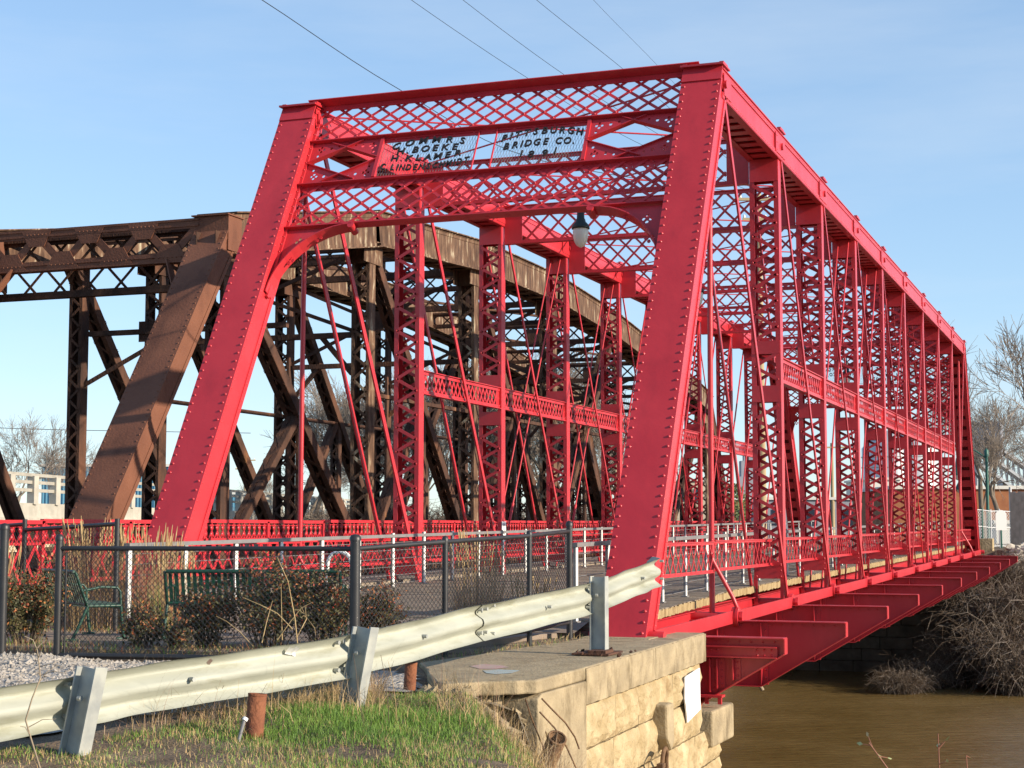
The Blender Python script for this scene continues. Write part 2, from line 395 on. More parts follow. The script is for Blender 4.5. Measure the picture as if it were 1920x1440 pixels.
def diag(X, ku, kl, wd, o, thick=.03):
    y0, y1 = ku*P, kl*P; mb = MB(); A = V((X+o*.86,y0,ZT-.27)); B = V((X+o,y1,zb(y1)))
    mb.beam(A, B, thick, wd, (0,1,0)); 
    for Q in (A,B): mb.tube([(Q.x-.017,Q.y,Q.z),(Q.x+.017,Q.y,Q.z)], wd*.95, 12)
    mb.build("diagonal_bar", RED, BR)
def counter(X, ku, kl, o):
    y0, y1 = ku*P, kl*P; mb = MB(); A = V((X+o,y0,ZT-.27)); B = V((X+o,y1,zb(y1)))
    mb.tube([A,B], .019, 6); d = (B-A).normalized(); c = A+(B-A)*.80
    mb.tube([c-d*.22,c+d*.22], .034, 8)
    mb.build("counter_rod", RED, BR)
for X in (XR, XL):
    for o in (-.32, .32):
        for ku, kl, wd in ((0,1,.115),(1,2,.10),(2,3,.08),(3,4,.065)):
            diag(X, ku, kl, wd, o); diag(X, 9-ku, 9-kl, wd, o)
        diag(X, 4, 5, .05, o*.9); diag(X, 5, 4, .05, o*.8)
    for o in (-.12, .12):
        for ku, kl in ((3,2),(4,3),(5,6),(6,7)): counter(X, ku, kl, o)

for k in range(1, 9):                                      # top lateral struts between the trusses
    y = k*P; mb = MB(); x0, x1 = XL+.31, XR-.31; z0, z1 = ZT-.92, ZT-.06
    for z in (z0, z1):
        mb.box(((x0+x1)/2, y, z), (x1-x0,.16,.016)); mb.box(((x0+x1)/2, y-.02, z+(-.04 if z == z1 else .04)), (x1-x0,.014,.075))
    lattice(mb, (x0+.42,y,z0), (1,0,0), (0,0,1), x1-x0-.84, z1-z0, .42, .86, .05, .012, riv=(-1,.016))
    for xx in (x0+.2, x1-.2): mb.box((xx, y, (z0+z1)/2), (.42,.016,z1-z0))
    for i in range(8):
        for z in (z0+.04, z1-.04): mb.rivet((x0+.05+i*.05,y-.02,z),(0,-1,0),.013)
    mb.build("top_strut", RED, BR)
for X in (XR, XL):                                         # mid-height lattice girts
    for k in range(1, 8):
        ya, yb_ = k*P+.12, (k+1)*P-.12; mb = MB(); z0, z1 = 3.94, 4.40; xx = X+.20
        for z in (z0, z1):
            mb.beam((xx,ya,z),(xx,yb_,z), .13, .016, (0,0,1)); mb.beam((xx+.02,ya,z+(.04 if z == z0 else -.04)),(xx+.02,yb_,z+(.04 if z == z0 else -.04)), .014, .07, (0,0,1))
        lattice(mb, (xx,ya,z0), (0,1,0), (0,0,1), yb_-ya, z1-z0, .21, .30, .045, .012, riv=(1,.014))
        for yy in (ya+.06, yb_-.06): mb.box((xx,yy,(z0+z1)/2), (.02,.22,z1-z0))
        mb.build("girt", RED, BR)
for k in range(0, 9):                                      # lateral bracing rods in the top plane
    for a, b in ((XL,XR),(XR,XL)):
        mb = MB(); mb.tube([(a,k*P,ZT-.12),(b,(k+1)*P,ZT-.12 )], .016, 6); mb.build("lateral_rod", RED, BR)

# portals
def portal(near):
    sg = -1 if near else 1; yb0, yt = (-P,0) if near else (10*P, 9*P)
    A = V((0,yb0,zb(yb0)+.02)); B = V((0,yt,ZT-.27)); a = (B-A); L = a.length; a.normalize()
    ex = V((1,0,0)) if near else V((-1,0,0)); nrm = V((0, sg*a.z, abs(a.y)))
    xs = XL if near else XR                                   # local x runs left to right as seen from outside
    def T(x, z, off=0):                                       # x from left truss, z = height
        t = (z-A.z)/a.z; return V((xs,0,0))+ex*x+V((0,A.y,A.z))+a*t+nrm*off
    uy = a*(1/a.z)
    PT = MB(); x0, x1 = .27, TW-.27; zs = (8.47, 7.87, 7.03, 6.22)
    for z in zs[1:]:
        PT.beam(T(x0,z,.03),T(x1,z,.03), .14, .018, nrm) if False else None
        PT.beam(T(x0,z,.01),T(x1,z,.01), .018, .15, nrm)           # flange plate standing off the plane
        PT.beam(T(x0,z-.05 if z > 7 else z+.05,-.02),T(x1,z-.05 if z > 7 else z+.05,-.02), .10, .016, nrm)
        x = x0+.2
        while x < x1: PT.rivet(T(x,z-.045 if z > 7 else z+.05,-.008), nrm, .018); x += .355
    top = MB(); top.beam(T(.1,8.61,.06),T(TW-.1,8.61,.06), .018, .30, nrm); top.beam(T(x0,8.55,.02),T(x1,8.55,.02), .10, .016, nrm)
    PT.v, PT.f, PT.m, PT.sm = PT.v, PT.f, PT.m, PT.sm
    po = PT.build("portal_strut", RED, BR); top.build("portal_cap", RED, BR)
    for z0, z1 in ((7.87,8.55),(6.22,7.03)):
        mb = MB(); h = (z1-z0)/a.z
        lattice(mb, T(x0+.02,z0), ex, a, x1-x0-.04, h, .355, h*1.24, .048, .012, riv=(1,.018))
        mb.build("portal_lattice", RED, BR)
    # end angles along the end posts
    for x in (x0+.04, x1-.04):
        mb = MB(); mb.beam(T(x,5.0,.0),T(x,8.40,.0), .07, .07, nrm)
        z = 5.1
        while z < 8.36: mb.rivet(T(x,z,.035), nrm, .016); z += .14
        mb.build("portal_angle", RED, BR)
    # corner gussets with pierced quatrefoils in the middle panel
    def gusset(cx, cz, dx, dz):
        w_, h_ = .95, .36
        tri = [(cx,cz),(cx+dx*w_,cz),(cx,cz+dz*h_)]
        holes = []
        for qx, qz in ((.17,.11),):
            for ax, az in ((.048,0),(-.048,0),(0,.04),(0,-.04)): holes.append(circ(cx+dx*qx+ax, cz+dz*qz+az, .026, 6))
        holes.append(circ(cx+dx*.36, cz+dz*.10, .03, 6)); holes.append(circ(cx+dx*.13, cz+dz*.23, .026, 6)); holes.append(circ(cx+dx*.5, cz+dz*.07, .024, 6))
        mb = MB(); mb.plate([tri]+holes, lambda x,z,o: T(x,z,o), .014)
        p, q = T(*tri[1]), T(*tri[2]); mb.beam(p, q, .09, .014, (q-p).cross(nrm))
        mb.build("corner_gusset", RED, BR)
    pl, prr = 1.66, 5.33
    for cx, dx in ((x0+.08,1),(pl,-1),(prr,1),(x1-.08,-1)):
        for cz, dz in ((7.84,-1),(7.10,1)): gusset(cx, cz, dx if cx not in () else dx, dz)
    # curved knee brackets
    for s_, cx in ((1,x0+.05),(-1,x1-.05)):
        N = 12; arc = []
        for i in range(N+1):
            t = i/N*PI/2; arc.append((cx+s_*(1.22-1.22*math.cos(t))*1., 5.05+ (6.19-5.05)*math.sin(t)))
        outl = [(cx,6.19)]+arc
        holes = []
        for qx, qz in ((.30,.22),(.62,.16),(.22,.55)):
            for ax, az in ((.055,0),(-.055,0),(0,.05),(0,-.05)): holes.append(circ(cx+s_*qx+ax, 6.19-qz+az, .03, 6))
        mb = MB(); mb.plate([outl]+holes, lambda x,z,o: T(x,z,o), .014)
        for i in range(N):
            p, q = T(*arc[i]), T(*arc[i+1]); mb.beam(p, q+(q-p)*.06, .22, .02, (q-p).cross(nrm))
        e = T(*arc[-1]); mb.tube([e-nrm*.11+a*-.03,e+nrm*.11+a*-.03], .06, 10)
        mb.build("knee_bracket", RED, BR)
    # name plates on wire mesh
    for (xa, xb, lines) in ((1.66,3.41,"L"),(3.73,5.33,"R")):
        za, zc = 7.10, 7.84; fr = MB(); fr.beam(T(xa,zc-.012,0),T(xb,zc-.012,0), .012, .012, nrm); fr.beam(T(xa,za+.012,0),T(xb,za+.012,0), .012, .012, nrm)
        if lines == "L": fr.beam(T(xa,za,0),T(xa,zc,0), .06, .08, nrm); fr.beam(T(xb,za,0),T(xb,zc,0), .018, .03, nrm)
        else: fr.beam(T(xb,za,0),T(xb,zc,0), .06, .08, nrm); fr.beam(T(xa,za,0),T(xa,zc,0), .018, .03, nrm)
        f = fr.build("name_plate", RED, BR)
        wm = MB(); lattice(wm, T(xa,za,-.02), ex, a, xb-xa, (zc-za)/a.z, .05, .22, .004, .004); g = wm.build("wire_mesh", GREYM, f)
        lt = MB()
        W_ = xb-xa; cx = (xa+xb)/2
        if lines == "L": rows = (("COMMRS",.118,7.685,1.20,-.07),("H.BOEKE",.118,7.52,.98,-.01),("H.KLAMER",.112,7.355,1.14,.03),("C.LINDENSCHMIDT",.112,7.18,1.50,.06))
        else: rows = (("PITTSBURGH",.125,7.67,1.30,-.08),("BRIDGE CO.",.122,7.46,1.16,-.03),("1891",.118,7.24,.58,.03))
        for txt, h, z, wd, bow in rows:
            n = len(txt); wts = [.5 if c in ". I1" else 1 for c in txt]; tot = sum(wts)-(wts[0]+wts[-1])/2; acc = 0
            for i, c in enumerate(txt):
                if i: acc += (wts[i-1]+wts[i])/2
                u = acc/tot*2-1
                if c == " ": continue
                lv, lf = glyph(c)
                s = h/.73; sx_ = min(1.3, .74*wd/tot/.66/s) if c not in '.I1' else 1.0
                ang = 2*bow*u/(wd/2)
                for off in (0,):
                    vs = []
                    for (gx, gy, gz) in lv:
                        x = gx*s*sx_; yv = gy*s
                        vs.append(T(cx+u*wd/2+x*math.cos(ang)-yv*math.sin(ang)*0+yv*.12, z+bow*u*u-(bow if bow < 0 else 0)*.0+yv+x*math.sin(ang), .006+gz))
                    lt.add(vs, lf)
        lt.build("lettering", BLKP, f)
_gl = {}
def glyph(c):
    if c not in _gl:
        cu = bpy.data.curves.new("t", 'FONT'); cu.body = c; cu.align_x = 'CENTER'; cu.extrude = .012; cu.offset = .020; cu.resolution_u = 3
        ob = bpy.data.objects.new("t", cu); me = ob.to_mesh()
        _gl[c] = ([tuple(v.co) for v in me.vertices], [tuple(p.vertices) for p in me.polygons])
        ob.to_mesh_clear(); bpy.data.objects.remove(ob); bpy.data.curves.remove(cu)
    return _gl[c]
portal(True); portal(False)

# floor beams with tapered outriggers
def floorbeam(y, x0=-9.3, x1=2.08, xk=.80, top=None, dep=.97):
    zt = zb(y)-.06 if top is None else top; zbm = zt-dep; mb = MB(); t = .012
    xl = XL-.8
    prof = [(x1,zt),(x1,zt-.20),(xk,zbm),(xl,zbm),(x0,zt-.2),(x0,zt)]
    mb.prism([(x,y-t/2,z) for x,z in prof], (0,t,0))
    mb.box(((x0+x1)/2,y,zt+.006), (x1-x0,.26,.014))
    for (xa,za),(xb,zb_) in zip(prof[1:4],prof[2:5]): mb.beam((xa,y,za-.006),(xb,y,zb_-.006), .24, .014, (0,0,1))
    mb.box((x1+.005,y,zt-.1),(.014,.2,.21))
    for xx in (xk, xl, .12, -.38, -1.9, -3.6, -5.3):
        for s in (-1,1): mb.box((xx+.04,y+s*.014,(zt+zbm)/2),(.10,.012,dep-.03)); mb.box((xx,y+s*.06,(zt+zbm)/2),(.014,.11,dep-.03))
    for i in range(7): mb.rivet((xk+.05,y-.022,zbm+.12+i*.12),(0,-1,0),.018)
    n = int((x1-xk)/.16)
    for i in range(n): mb.rivet((xk+.15+i*.16,y-.008,zt-.05),(0,-1,0),.015)
    for i in range(5): mb.rivet((xk-.15-i*.16,y-.008,zt-.05),(0,-1,0),.015)
    mb.build("floor_beam", RED, BR)
for k in range(0, 10): floorbeam(k*P)
for y in (-2.9, 44.2): floorbeam(y, x1=1.72, xk=.47, top=zb(y)-.10, dep=.95)
for yc in (-2.9,):                                          # splice channel and hanging braces beside the first beam
    mb = MB(); mb.box((.75,yc-.06,-.40),(1.75,.02,.16)); mb.box((.75,yc-.10,-.33),(1.75,.10,.014)); mb.box((.75,yc-.10,-.47),(1.75,.10,.014))
    for i in range(3):
        for z in (-.37,-.44): mb.rivet((1.35+i*.1,yc-.07,z),(0,-1,0),.018)
        mb.rivet((.62+i*.09,yc-.07,-.38),(0,-1,0),.018)
    for xx, zlo in ((.70,-.95),(.80,-.90),(1.02,-.78)):
        mb.box((xx,yc-.06,(-.5+zlo)/2),(.018,.12,-.5-zlo)); mb.box((xx+.045,yc-.018,(-.5+zlo)/2),(.09,.014,-.5-zlo))
        for i in range(4): mb.rivet((xx+.05,yc-.026,zlo+.06+i*.09),(0,-1,0),.016)
    mb.box((.72,yc-.12,-1.0),(.34,.2,.03)); mb.box((.66,yc-.12,-1.06),(.05,.05,.10)); mb.box((.84,yc-.12,-1.06),(.05,.05,.10))
    mb.build("end_strut", RED, BR)
for x in (-.32, -1.8, -3.6, -5.4, -6.85):                    # stringers
    mb = MB(); mb.beam((x,-3.7,zd(-3.7)-.27),(x,45.2,zd(45)-.27), .02, .30, (0,0,1)); mb.beam((x,-3.7,zd(-3.7)-.125),(x,45.2,zd(45)-.125), .16, .014, (0,0,1)); mb.beam((x,-3.7,zd(-3.7)-.42),(x,45.2,zd(45)-.42), .16, .014, (0,0,1))
    mb.build("stringer", RED, BR)
for k in range(0, 9):                                        # bottom lateral rods
    for a, b in ((XL,XR),(XR,XL)):
        mb = MB(); mb.tube([(a,k*P,zb(k*P)-.75),(b,(k+1)*P,zb(k*P)-.75)], .018, 6); mb.build("bottom_rod", RED, BR)
mb = MB(); rr = random.Random(3); y = -4.2; i = 0            # plank deck
while y < 46.2:
    wd = .185; xe = -.28+rr.uniform(-.012,.012); z = zd(y)
    mb.box(((xe-6.9)/2, y, z-.05+rr.uniform(-.004,.004)), (xe+6.9, wd-.008, .10), 0)
    if i % 2 == 0 or rr.random() < .3: mb.tube([(xe,y,z-.055),(xe+.012,y,z-.055)], .022, 8, 1)
    y += wd; i += 1
mb.build("plank_deck", [WOOD, WHITE], BR)
mb = MB()                                                    # end-grain edge course
y = -4.2
while y < 46.2:
    mb.box((-.262, y, zd(y)-.065+rr.uniform(-.008,.008)), (.03, .06, .115+rr.uniform(-.01,.01)), 0)
    y += .075
mb.build("deck_edge", WOODE, BR)
# lattice railings between the posts of both trusses
for X in (XR, XL):
    for k in range(-1, 10):
        ya = k*P+(.28 if k >= 1 else (1.0 if k == -1 else .02)); yb_ = (k+1)*P-.04 if k < 9 else 10*P-1.0
        ya = k*P+.02 if k >= 0 else -3.6
        mb = MB(); xx = X+.06; za, zc = .60+.0050*(ya+yb_)/2, 1.07+.0042*(ya+yb_)/2
        for z in (za, zc):
            mb.beam((xx,ya,z),(xx,yb_,z), .05, .014, (0,0,1)); mb.beam((xx,ya,z+(.02 if z == za else -.02)),(xx,yb_,z+(.02 if z == za else -.02)), .012, .045, (0,0,1))
        lattice(mb, (xx,ya,za), (0,1,0), (0,0,1), yb_-ya, zc-za, .30, .40, .026, .008, riv=None)
        mb.build("lattice_railing", RED, BR)
# outer railing of the far-side footway: quatrefoil band over a lattice
for k in range(-2, 10):
    ya, yb_ = k*P, (k+1)*P
    mb = MB(); xx = -9.05; z0 = .50+.004*ya; z1 = 1.08+.004*ya; z2 = 1.40+.004*ya
    for z, h in ((z0,.06),(z1,.04),(z2,.06)): mb.beam((xx,ya,z),(xx,yb_,z), .07, h, (0,0,1))
    lattice(mb, (xx,ya,z0), (0,1,0), (0,0,1), yb_-ya, z1-z0, .34, .38, .05, .012)
    y = ya+.1
    while y < yb_:
        mb.box((xx,y,(z1+z2)/2), (.02,.035,z2-z1))
        for dz in (.09,.2): mb.lathe([(0,-.012),(.05,-.012),(.05,.012),(0,.012)], (xx,y,z1+dz), 6, 0, V((1,0,0)))
        mb.beam((xx,y-.08,z1+.25),(xx,y+.08,z1+.25), .014, .02, (0,0,1)); mb.beam((xx,y-.09,z1+.02),(xx,y,z1+.15), .014, .02, (0,0,1)); mb.beam((xx,y+.09,z1+.02),(xx,y,z1+.15), .014, .02, (0,0,1))
        y += .19
    for yy in (ya, ya+P/2): mb.box((xx,yy,(z0+z2)/2-.1), (.07,.07,z2-z0+.2))
    mb.build("footway_railing", RED, BR)
mb = MB(); mb.beam((-8.2,-5,.16),(-8.2,46.5,.56), 1.7, .08, (0,0,1)); mb.build("footway", WOOD, BR)
# pendant lamps under the struts
def lampobj():
    t = thing("pendant_lamp", "x", "lamp", (0,0,0))
    mb = MB(); mb.lathe([(.0,.62),(.025,.62),(.025,.56),(.06,.54),(.068,.42),(.075,.28),(.09,.25),(.10,.21),(.165,.14),(.172,.11),(.175,.07),(.15,.07)], (0,0,0), 24); local(mb, "hood", LAMPG, t)
    mb = MB(); mb.lathe([(.148,.07),(.152,.02),(.145,-.08),(.12,-.18),(.08,-.25),(.03,-.285),(0,-.29)], (0,0,0), 24); local(mb, "globe", GLASS, t)
    mb = MB(); mb.tube([(0,0,.6),(0,0,.72)], .022, 8); mb.box((0,0,.72),(.14,.1,.03)); local(mb, "bracket", LAMPG, t)
    return t
L0 = lampobj(); zl = ZT-.92-.76
lamps = (("dark pendant lamp with frosted globe hanging nearest, under the first strut behind the portal",1),("pendant lamp with frosted globe seen just right of the big right end post",3),("pendant lamp far along the bridge, third from the near portal",6),("farthest pendant lamp, close to the far portal of the red bridge",8))
for i, (lb, k) in enumerate(lamps):
    o = L0 if i == 0 else dup(L0, (0,0,0)); o["label"] = lb; o["group"] = "pendant lamps under the bridge struts"; o.location = (-TW/2, k*P, zl+.05)

# ------------------------------------------------------------------ rusty railway truss beside it
RX, LX, PB = -12.0, -18.1, 7.2
RB = thing("railway_bridge", "rusty brown abandoned railway truss bridge with curved top chord left of the red bridge", "bridge", (-14.8, 0, 0))
YN = [5.4+PB*i for i in range(7)]; ZN = [7.95,9.3,9.72,9.70,9.22,8.4,7.35]
Y0, Y9, ZB = .15, 53.4, .35
def rmb(mb, name, m): return mb.build(name, m, RB)
for X in (RX, LX):
    for (ya, za, yb_, z2) in ((Y0,ZB-.3,YN[0],ZN[0]-.35),(Y9,ZB-.3,YN[-1],ZN[-1]-.35)):
        mb = MB(); s = -1 if ya < 10 else 1; A = V((X,ya,za)); B = V((X,yb_,z2)); a = (B-A).normalized(); nr = V((0,s*a.z,abs(a.y)))
        box_member(mb, A, B, nr, wd=.76, dp=.48, bat=(.4,.5), riv=.022 if X == RX and s < 0 else None)
        rmb(mb, "end_post", RUSTP if s < 0 else RUST)
    for i in range(6):
        mb = MB(); A = V((X,YN[i]-.1,ZN[i]-.42)); B = V((X,YN[i+1]+.1,ZN[i+1]-.42))
        box_member(mb, A, B, (0,0,1), wd=.78, dp=.84, bat=(.45,.5))
        mb.beam(A+V((0,0,.47)), B+V((0,0,.47)), .98, .03, (0,0,1))
        for e in (-1,1): mb.beam(A+V((.41*e,0,-.43)), B+V((.41*e,0,-.43)), .16, .02, (0,0,1))
        rmb(mb, "top_chord", RUSTL)
    mb = MB(); mb.beam((X,Y0,ZB),(X,Y9,ZB), .6, .6, (0,0,1)); rmb(mb, "bottom_chord", RUST)
    for i in range(7):                                       # main posts at the panel points
        mb = MB(); y = YN[i]; wx, dy = (.50,.36) if 0 < i < 6 else (.44,.30)
        lacedpost(mb, X, y, ZB+.2, ZN[i]-.75, wx=wx, dy=dy, per=.62, lw=.075, t=.012, battens=((ZB+.2,ZB+1.0),(ZN[i]-1.3,ZN[i]-.75)))
        for s in (-1,1): mb.box((X+s*(wx/2+.014), y, ZN[i]-.85), (.02,1.1,.9)); mb.box((X+s*(wx/2+.014), y, ZB+.6), (.02,.9,.9))
        rmb(mb, "post", RUSTL if X == RX and i else RUST)
    for i in range(1 if X == RX else 2, 7):                  # half-panel sub-posts
        y = YN[i]-PB/2 if i else YN[0]-2.6; zt = (.5*(ZN[i-1]+ZN[i])-.8)*.52+.2 if i else 4.0
        if i: y = YN[i]-PB/2
        mb = MB(); lacedpost(mb, X, y, ZB+.2, zt, wx=.30, dy=.22, per=.45, lw=.06, t=.012, battens=((zt-.6,zt),)); rmb(mb, "sub_post", RUST)
    def rdiag(ya, za, yb_, z2, wx, dy, lace=True):
        mb = MB(); A = V((X,ya,za)); B = V((X,yb_,z2)); a = (B-A).normalized(); up = V((0,a.z,-a.y))
        for s in (-1,1):
            mb.beam(A+V((s*wx/2,0,0)), B+V((s*wx/2,0,0)), .03, dy, up)
            for e in (-1,1): mb.beam(A+V((s*(wx/2-.05),0,0))+up*e*dy/2, B+V((s*(wx/2-.05),0,0))+up*e*dy/2, .12, .02, up)
        if lace:
            L = (B-A).length; n = int(L/.42)
            for e in (-1,1):
                for q in range(n):
                    s = 1 if q % 2 else -1
                    mb.beam(A+a*(L*q/n)+V((s*wx/2,0,0))+up*e*(dy/2+.012), A+a*(L*(q+1)/n)+V((-s*wx/2,0,0))+up*e*(dy/2+.012), .07, .012, up)
        rmb(mb, "diagonal", RUST)
    for i in range(3):                                       # main diagonals run down towards midspan
        if X == RX or i: rdiag(YN[i], ZN[i]-.6, YN[i+1], ZB, .36, .24)
        rdiag(YN[6-i], ZN[6-i]-.6, YN[5-i], ZB, .36, .24)
    if X == LX:
        rdiag(2.7, 8.0, 7.5, ZB, .34, .2, False); rdiag(8.5, 8.05, 14.8, ZB, .36, .24); mb = MB(); lacedpost(mb, X, 9.1, ZB, 8.0, wx=.38, dy=.3, per=.5, lw=.06); rmb(mb, "sub_post", RUST)
    for i in range(3):                                       # sub-diagonals up from the mid point
        zm = (ZN[i]+ZB)/2-.2
        if X == RX or i: rdiag(YN[i]+PB/2, zm, YN[i], ZB, .24, .16)
        rdiag(YN[6-i]-PB/2, zm, YN[6-i], ZB, .24, .16)
    mb = MB()                                                # mid strut tying the sub-panels
    for i in range(1, 5): mb.beam((X,YN[i],4.7),(X,YN[i+1],4.7), .14, .10, (0,0,1))
    rmb(mb, "mid_strut", RUST)
for X in (RX, LX):
    for y, z, m in ((YN[0]-.05,ZN[0]-.36,RUSTP),(YN[-1]+.05,ZN[-1]-.36,RUST)):
        mb = MB(); mb.box((X,y,z-.06),(.84,.56,.74)); mb.box((X,y,z+.33),(.9,.7,.03)); rmb(mb, 'hip_plate', m)
def xstrut(y, z0, z1, pitch, run, wd, name, m, flange=.14):
    mb = MB(); xa, xb = LX+.05, RX-.05
    for z in (z0,z1): mb.box(((xa+xb)/2,y,z),(xb-xa,.2,flange*.5)); mb.box(((xa+xb)/2,y-.05,z+(.05 if z == z0 else -.05)),(xb-xa,.02,flange))
    lattice(mb, (xa,y,z0), (1,0,0), (0,0,1), xb-xa, z1-z0, pitch, run, wd, .014)
    rmb(mb, name, m)
# entrance portal: Warren web with big gussets, lighter lattice strut behind it, knee braces
mb = MB(); y = YN[0]-.22; z0, z1 = 6.98, 7.86; xa, xb = LX+.3, RX-.3
for z in (z0,z1):
    mb.box(((xa+xb)/2,y,z),(xb-xa,.26,.05)); mb.box(((xa+xb)/2,y-.1,z+(.09 if z == z0 else -.09)),(xb-xa,.024,.2)); mb.box(((xa+xb)/2,y-.13,z+(.12 if z == z0 else -.12)),(xb-xa,.012,.05))
n = 4; dx = (xb-xa)/n
for i in range(n):
    x = xa+i*dx
    for (p,q) in (((x,z1-.1),(x+dx/2,z0+.1)),((x+dx/2,z0+.1),(x+dx,z1-.1))):
        mb.beam((p[0],y-.09,p[1]),(q[0],y-.09,q[1]), .03, .17, (0,1,0)) if False else mb.beam((p[0],y-.09,p[1]),(q[0],y-.09,q[1]), .17, .03, (0,1,0))
    mb.prism([(x-.38,y-.112,z1-.02),(x+.38,y-.112,z1-.02),(x+.2,y-.112,z1-.36),(x-.2,y-.112,z1-.36)],(0,-.02,0))
    mb.prism([(x+dx/2-.42,y-.112,z0+.02),(x+dx/2+.42,y-.112,z0+.02),(x+dx/2+.2,y-.112,z0+.38),(x+dx/2-.2,y-.112,z0+.38)],(0,-.02,0))
    for r_ in range(6):
        mb.rivet((x-.25+r_*.1,y-.134,z1-.09),(0,-1,0),.02); mb.rivet((x+dx/2-.28+r_*.11,y-.134,z0+.09),(0,-1,0),.02)
rmb(mb, "portal_strut", RUSTP)
xstrut(YN[0]+.25, 6.45, 7.75, .8, 1.3, .06, "portal_lattice", RUST)
mb = MB()
mb.beam((RX-.35,YN[0]-.9,6.0-.3),(RX-1.05,YN[0]-.3,7.0), .03, .2, (0,1,0)); rmb(mb, "knee_brace", RUSTP)
mb = MB(); mb.beam((LX+.35,YN[0]-.9,5.7),(LX+1.05,YN[0]-.3,7.0), .03, .2, (0,1,0)); rmb(mb, "knee_brace", RUSTP)
mb = MB(); mb.box(((LX+RX)/2,9.1,6.05),(RX-LX-.6,.14,.12)); rmb(mb, 'sway_tie', RUST)
mb = MB(); mb.beam((LX,9.1,4.7),(RX,9.1,7.6), .10, .05, (0,1,0)); rmb(mb, 'sway_diagonal', RUST)
mb = MB(); mb.box(((LX+RX)/2-1.0,9.08,6.05),(.6,.03,.5)); rmb(mb, 'sway_gusset', RUST)
for i in range(1, 6):                                        # sway frames
    y = YN[i]; zt = ZN[i]-.15
    xstrut(y, zt-.75, zt, .7, .8, .06, "sway_strut", RUST, .18)
    mb = MB(); zl_ = 6.2
    mb.box(((LX+RX)/2,y,zl_),(RX-LX-.6,.16,.14)); rmb(mb, "sway_tie", RUST)
    for a, b in ((LX,RX),(RX,LX)):
        mb = MB(); mb.beam((a,y,zl_),(b,y,zt-.75), .10, .05, (0,1,0)); rmb(mb, "sway_diagonal", RUST)
    for zc_, w_ in (((zl_+zt-.75)/2,.6),(zt-.5,.7)):
        mb = MB(); mb.box(((LX+RX)/2,y-.02,zc_),(w_,.03,w_)); rmb(mb, "sway_gusset", RUST)
    for s in (-1,1):
        mb = MB(); mb.beam((LX+.3 if s < 0 else RX-.3,y,5.2),(LX+1.2 if s < 0 else RX-1.2,y,zl_), .12, .1, (0,1,0)); rmb(mb, "sway_knee", RUST)
for i in range(6):                                           # top laterals between the chords
    for a, b in ((LX,RX),(RX,LX)):
        mb = MB(); mb.beam((a,YN[i],ZN[i]-.3),(b,YN[i+1],ZN[i+1]-.3), .10, .08, (0,0,1)); rmb(mb, "top_lateral", RUST)
    ym = (YN[i]+YN[i+1])/2; zm = (ZN[i]+ZN[i+1])/2-.3
    xstrut(ym, zm-.5, zm, .6, .55, .05, "mid_lateral", RUST, .12)
mb = MB()
for x in (-13.4,-16.2): mb.beam((x,Y0,.1),(x,Y9,.1), .3, .8, (0,0,1))
for k in range(90): mb.box((-14.8,Y0+.3+k*.59,.65),(4.2,.24,.22))
rmb(mb, "track_deck", RUST)

# ------------------------------------------------------------------ ground, water
def near_z(x, y):
    lvl = -.15-.012*np.clip(-9-y, 0, 14)
    s1 = .894*(x-.25)+.447*(y+11); s1 = np.minimum(s1, (x+.25)*7)
    s2 = y+3.9
    s = np.maximum(s1, s2)
    hump = .05*np.exp(-(((x-.55)/.9)**2+((y+13.4)/1.6)**2))
    pit = .50*np.exp(-(((x-.62)/.40)**2+((y+10.95)/.42)**2))+.22*np.exp(-(((x-.1)/.3)**2+((y+10.85)/.35)**2))
    return lvl+hump-pit-np.where(s2 > 0, .74, .95)*np.clip(s, 0, None)
def far_z(x, y):
    edge = np.where(x > .9, 45.8-0*x, np.where(x < -9, 46.2, 47.2))
    return .35-np.where((x > -9.4) & (x < 1.15), 9., .62)*np.clip(edge-y, 0, None)
def ground_z(x, y):
    x = np.asarray(x, float); y = np.asarray(y, float)
    rough = .035*np.sin(x*2.1+1.3*np.sin(y*1.7))*np.sin(y*2.6+x)+.05*np.sin(x*.9)*np.cos(y*.7)
    z = np.maximum(np.maximum(near_z(x, y), far_z(x, y)), -6.5)
    flat = ((x > -9) & (x < .9) & (y > -10) & (y < -3))
    return z+np.where(flat, .2*rough, rough)
def grid(name, xs, ys, fz, m, parent=None):
    X, Y = np.meshgrid(xs, ys); Z = fz(X, Y); n, k = len(ys), len(xs)
    vs = np.stack([X,Y,Z], -1).reshape(-1,3); i = np.arange(n*k).reshape(n,k)
    fs = np.stack([i[:-1,:-1],i[:-1,1:],i[1:,1:],i[1:,:-1]], -1).reshape(-1,4)
    me = bpy.data.meshes.new(name); me.from_pydata(vs.tolist(), [], fs.tolist()); me.materials.append(m)
    me.polygons.foreach_set("use_smooth", [True]*len(fs)); me.update()
    o = bpy.data.objects.new(name, me); COL.objects.link(o); return o
xs = np.unique(np.concatenate([-np.geomspace(20,3000,26)[::-1], np.arange(-20,-2,.5), np.arange(-2,5,.12), np.arange(5,16,.4), np.geomspace(16,3000,30)]))
ys = np.unique(np.concatenate([-np.geomspace(27,400,14)[::-1], np.arange(-27,-20,.6), np.arange(-20,-9,.14), np.arange(-9,-2,.2), np.arange(-2,36,1.2), np.arange(36,54,.4), np.geomspace(54,5000,36)]))
g = grid("ground", xs, ys, ground_z, SOIL); tag(g, None, None, kind="structure")
mb = MB(); mb.add([(-800,-60,-4.65),(800,-60,-4.65),(800,60,-4.65),(-800,60,-4.65)], [(0,1,2,3)]); tag(mb.build("river", WATER), None, None, kind="structure")
mb = MB()                                                    # paved approach and bench pad
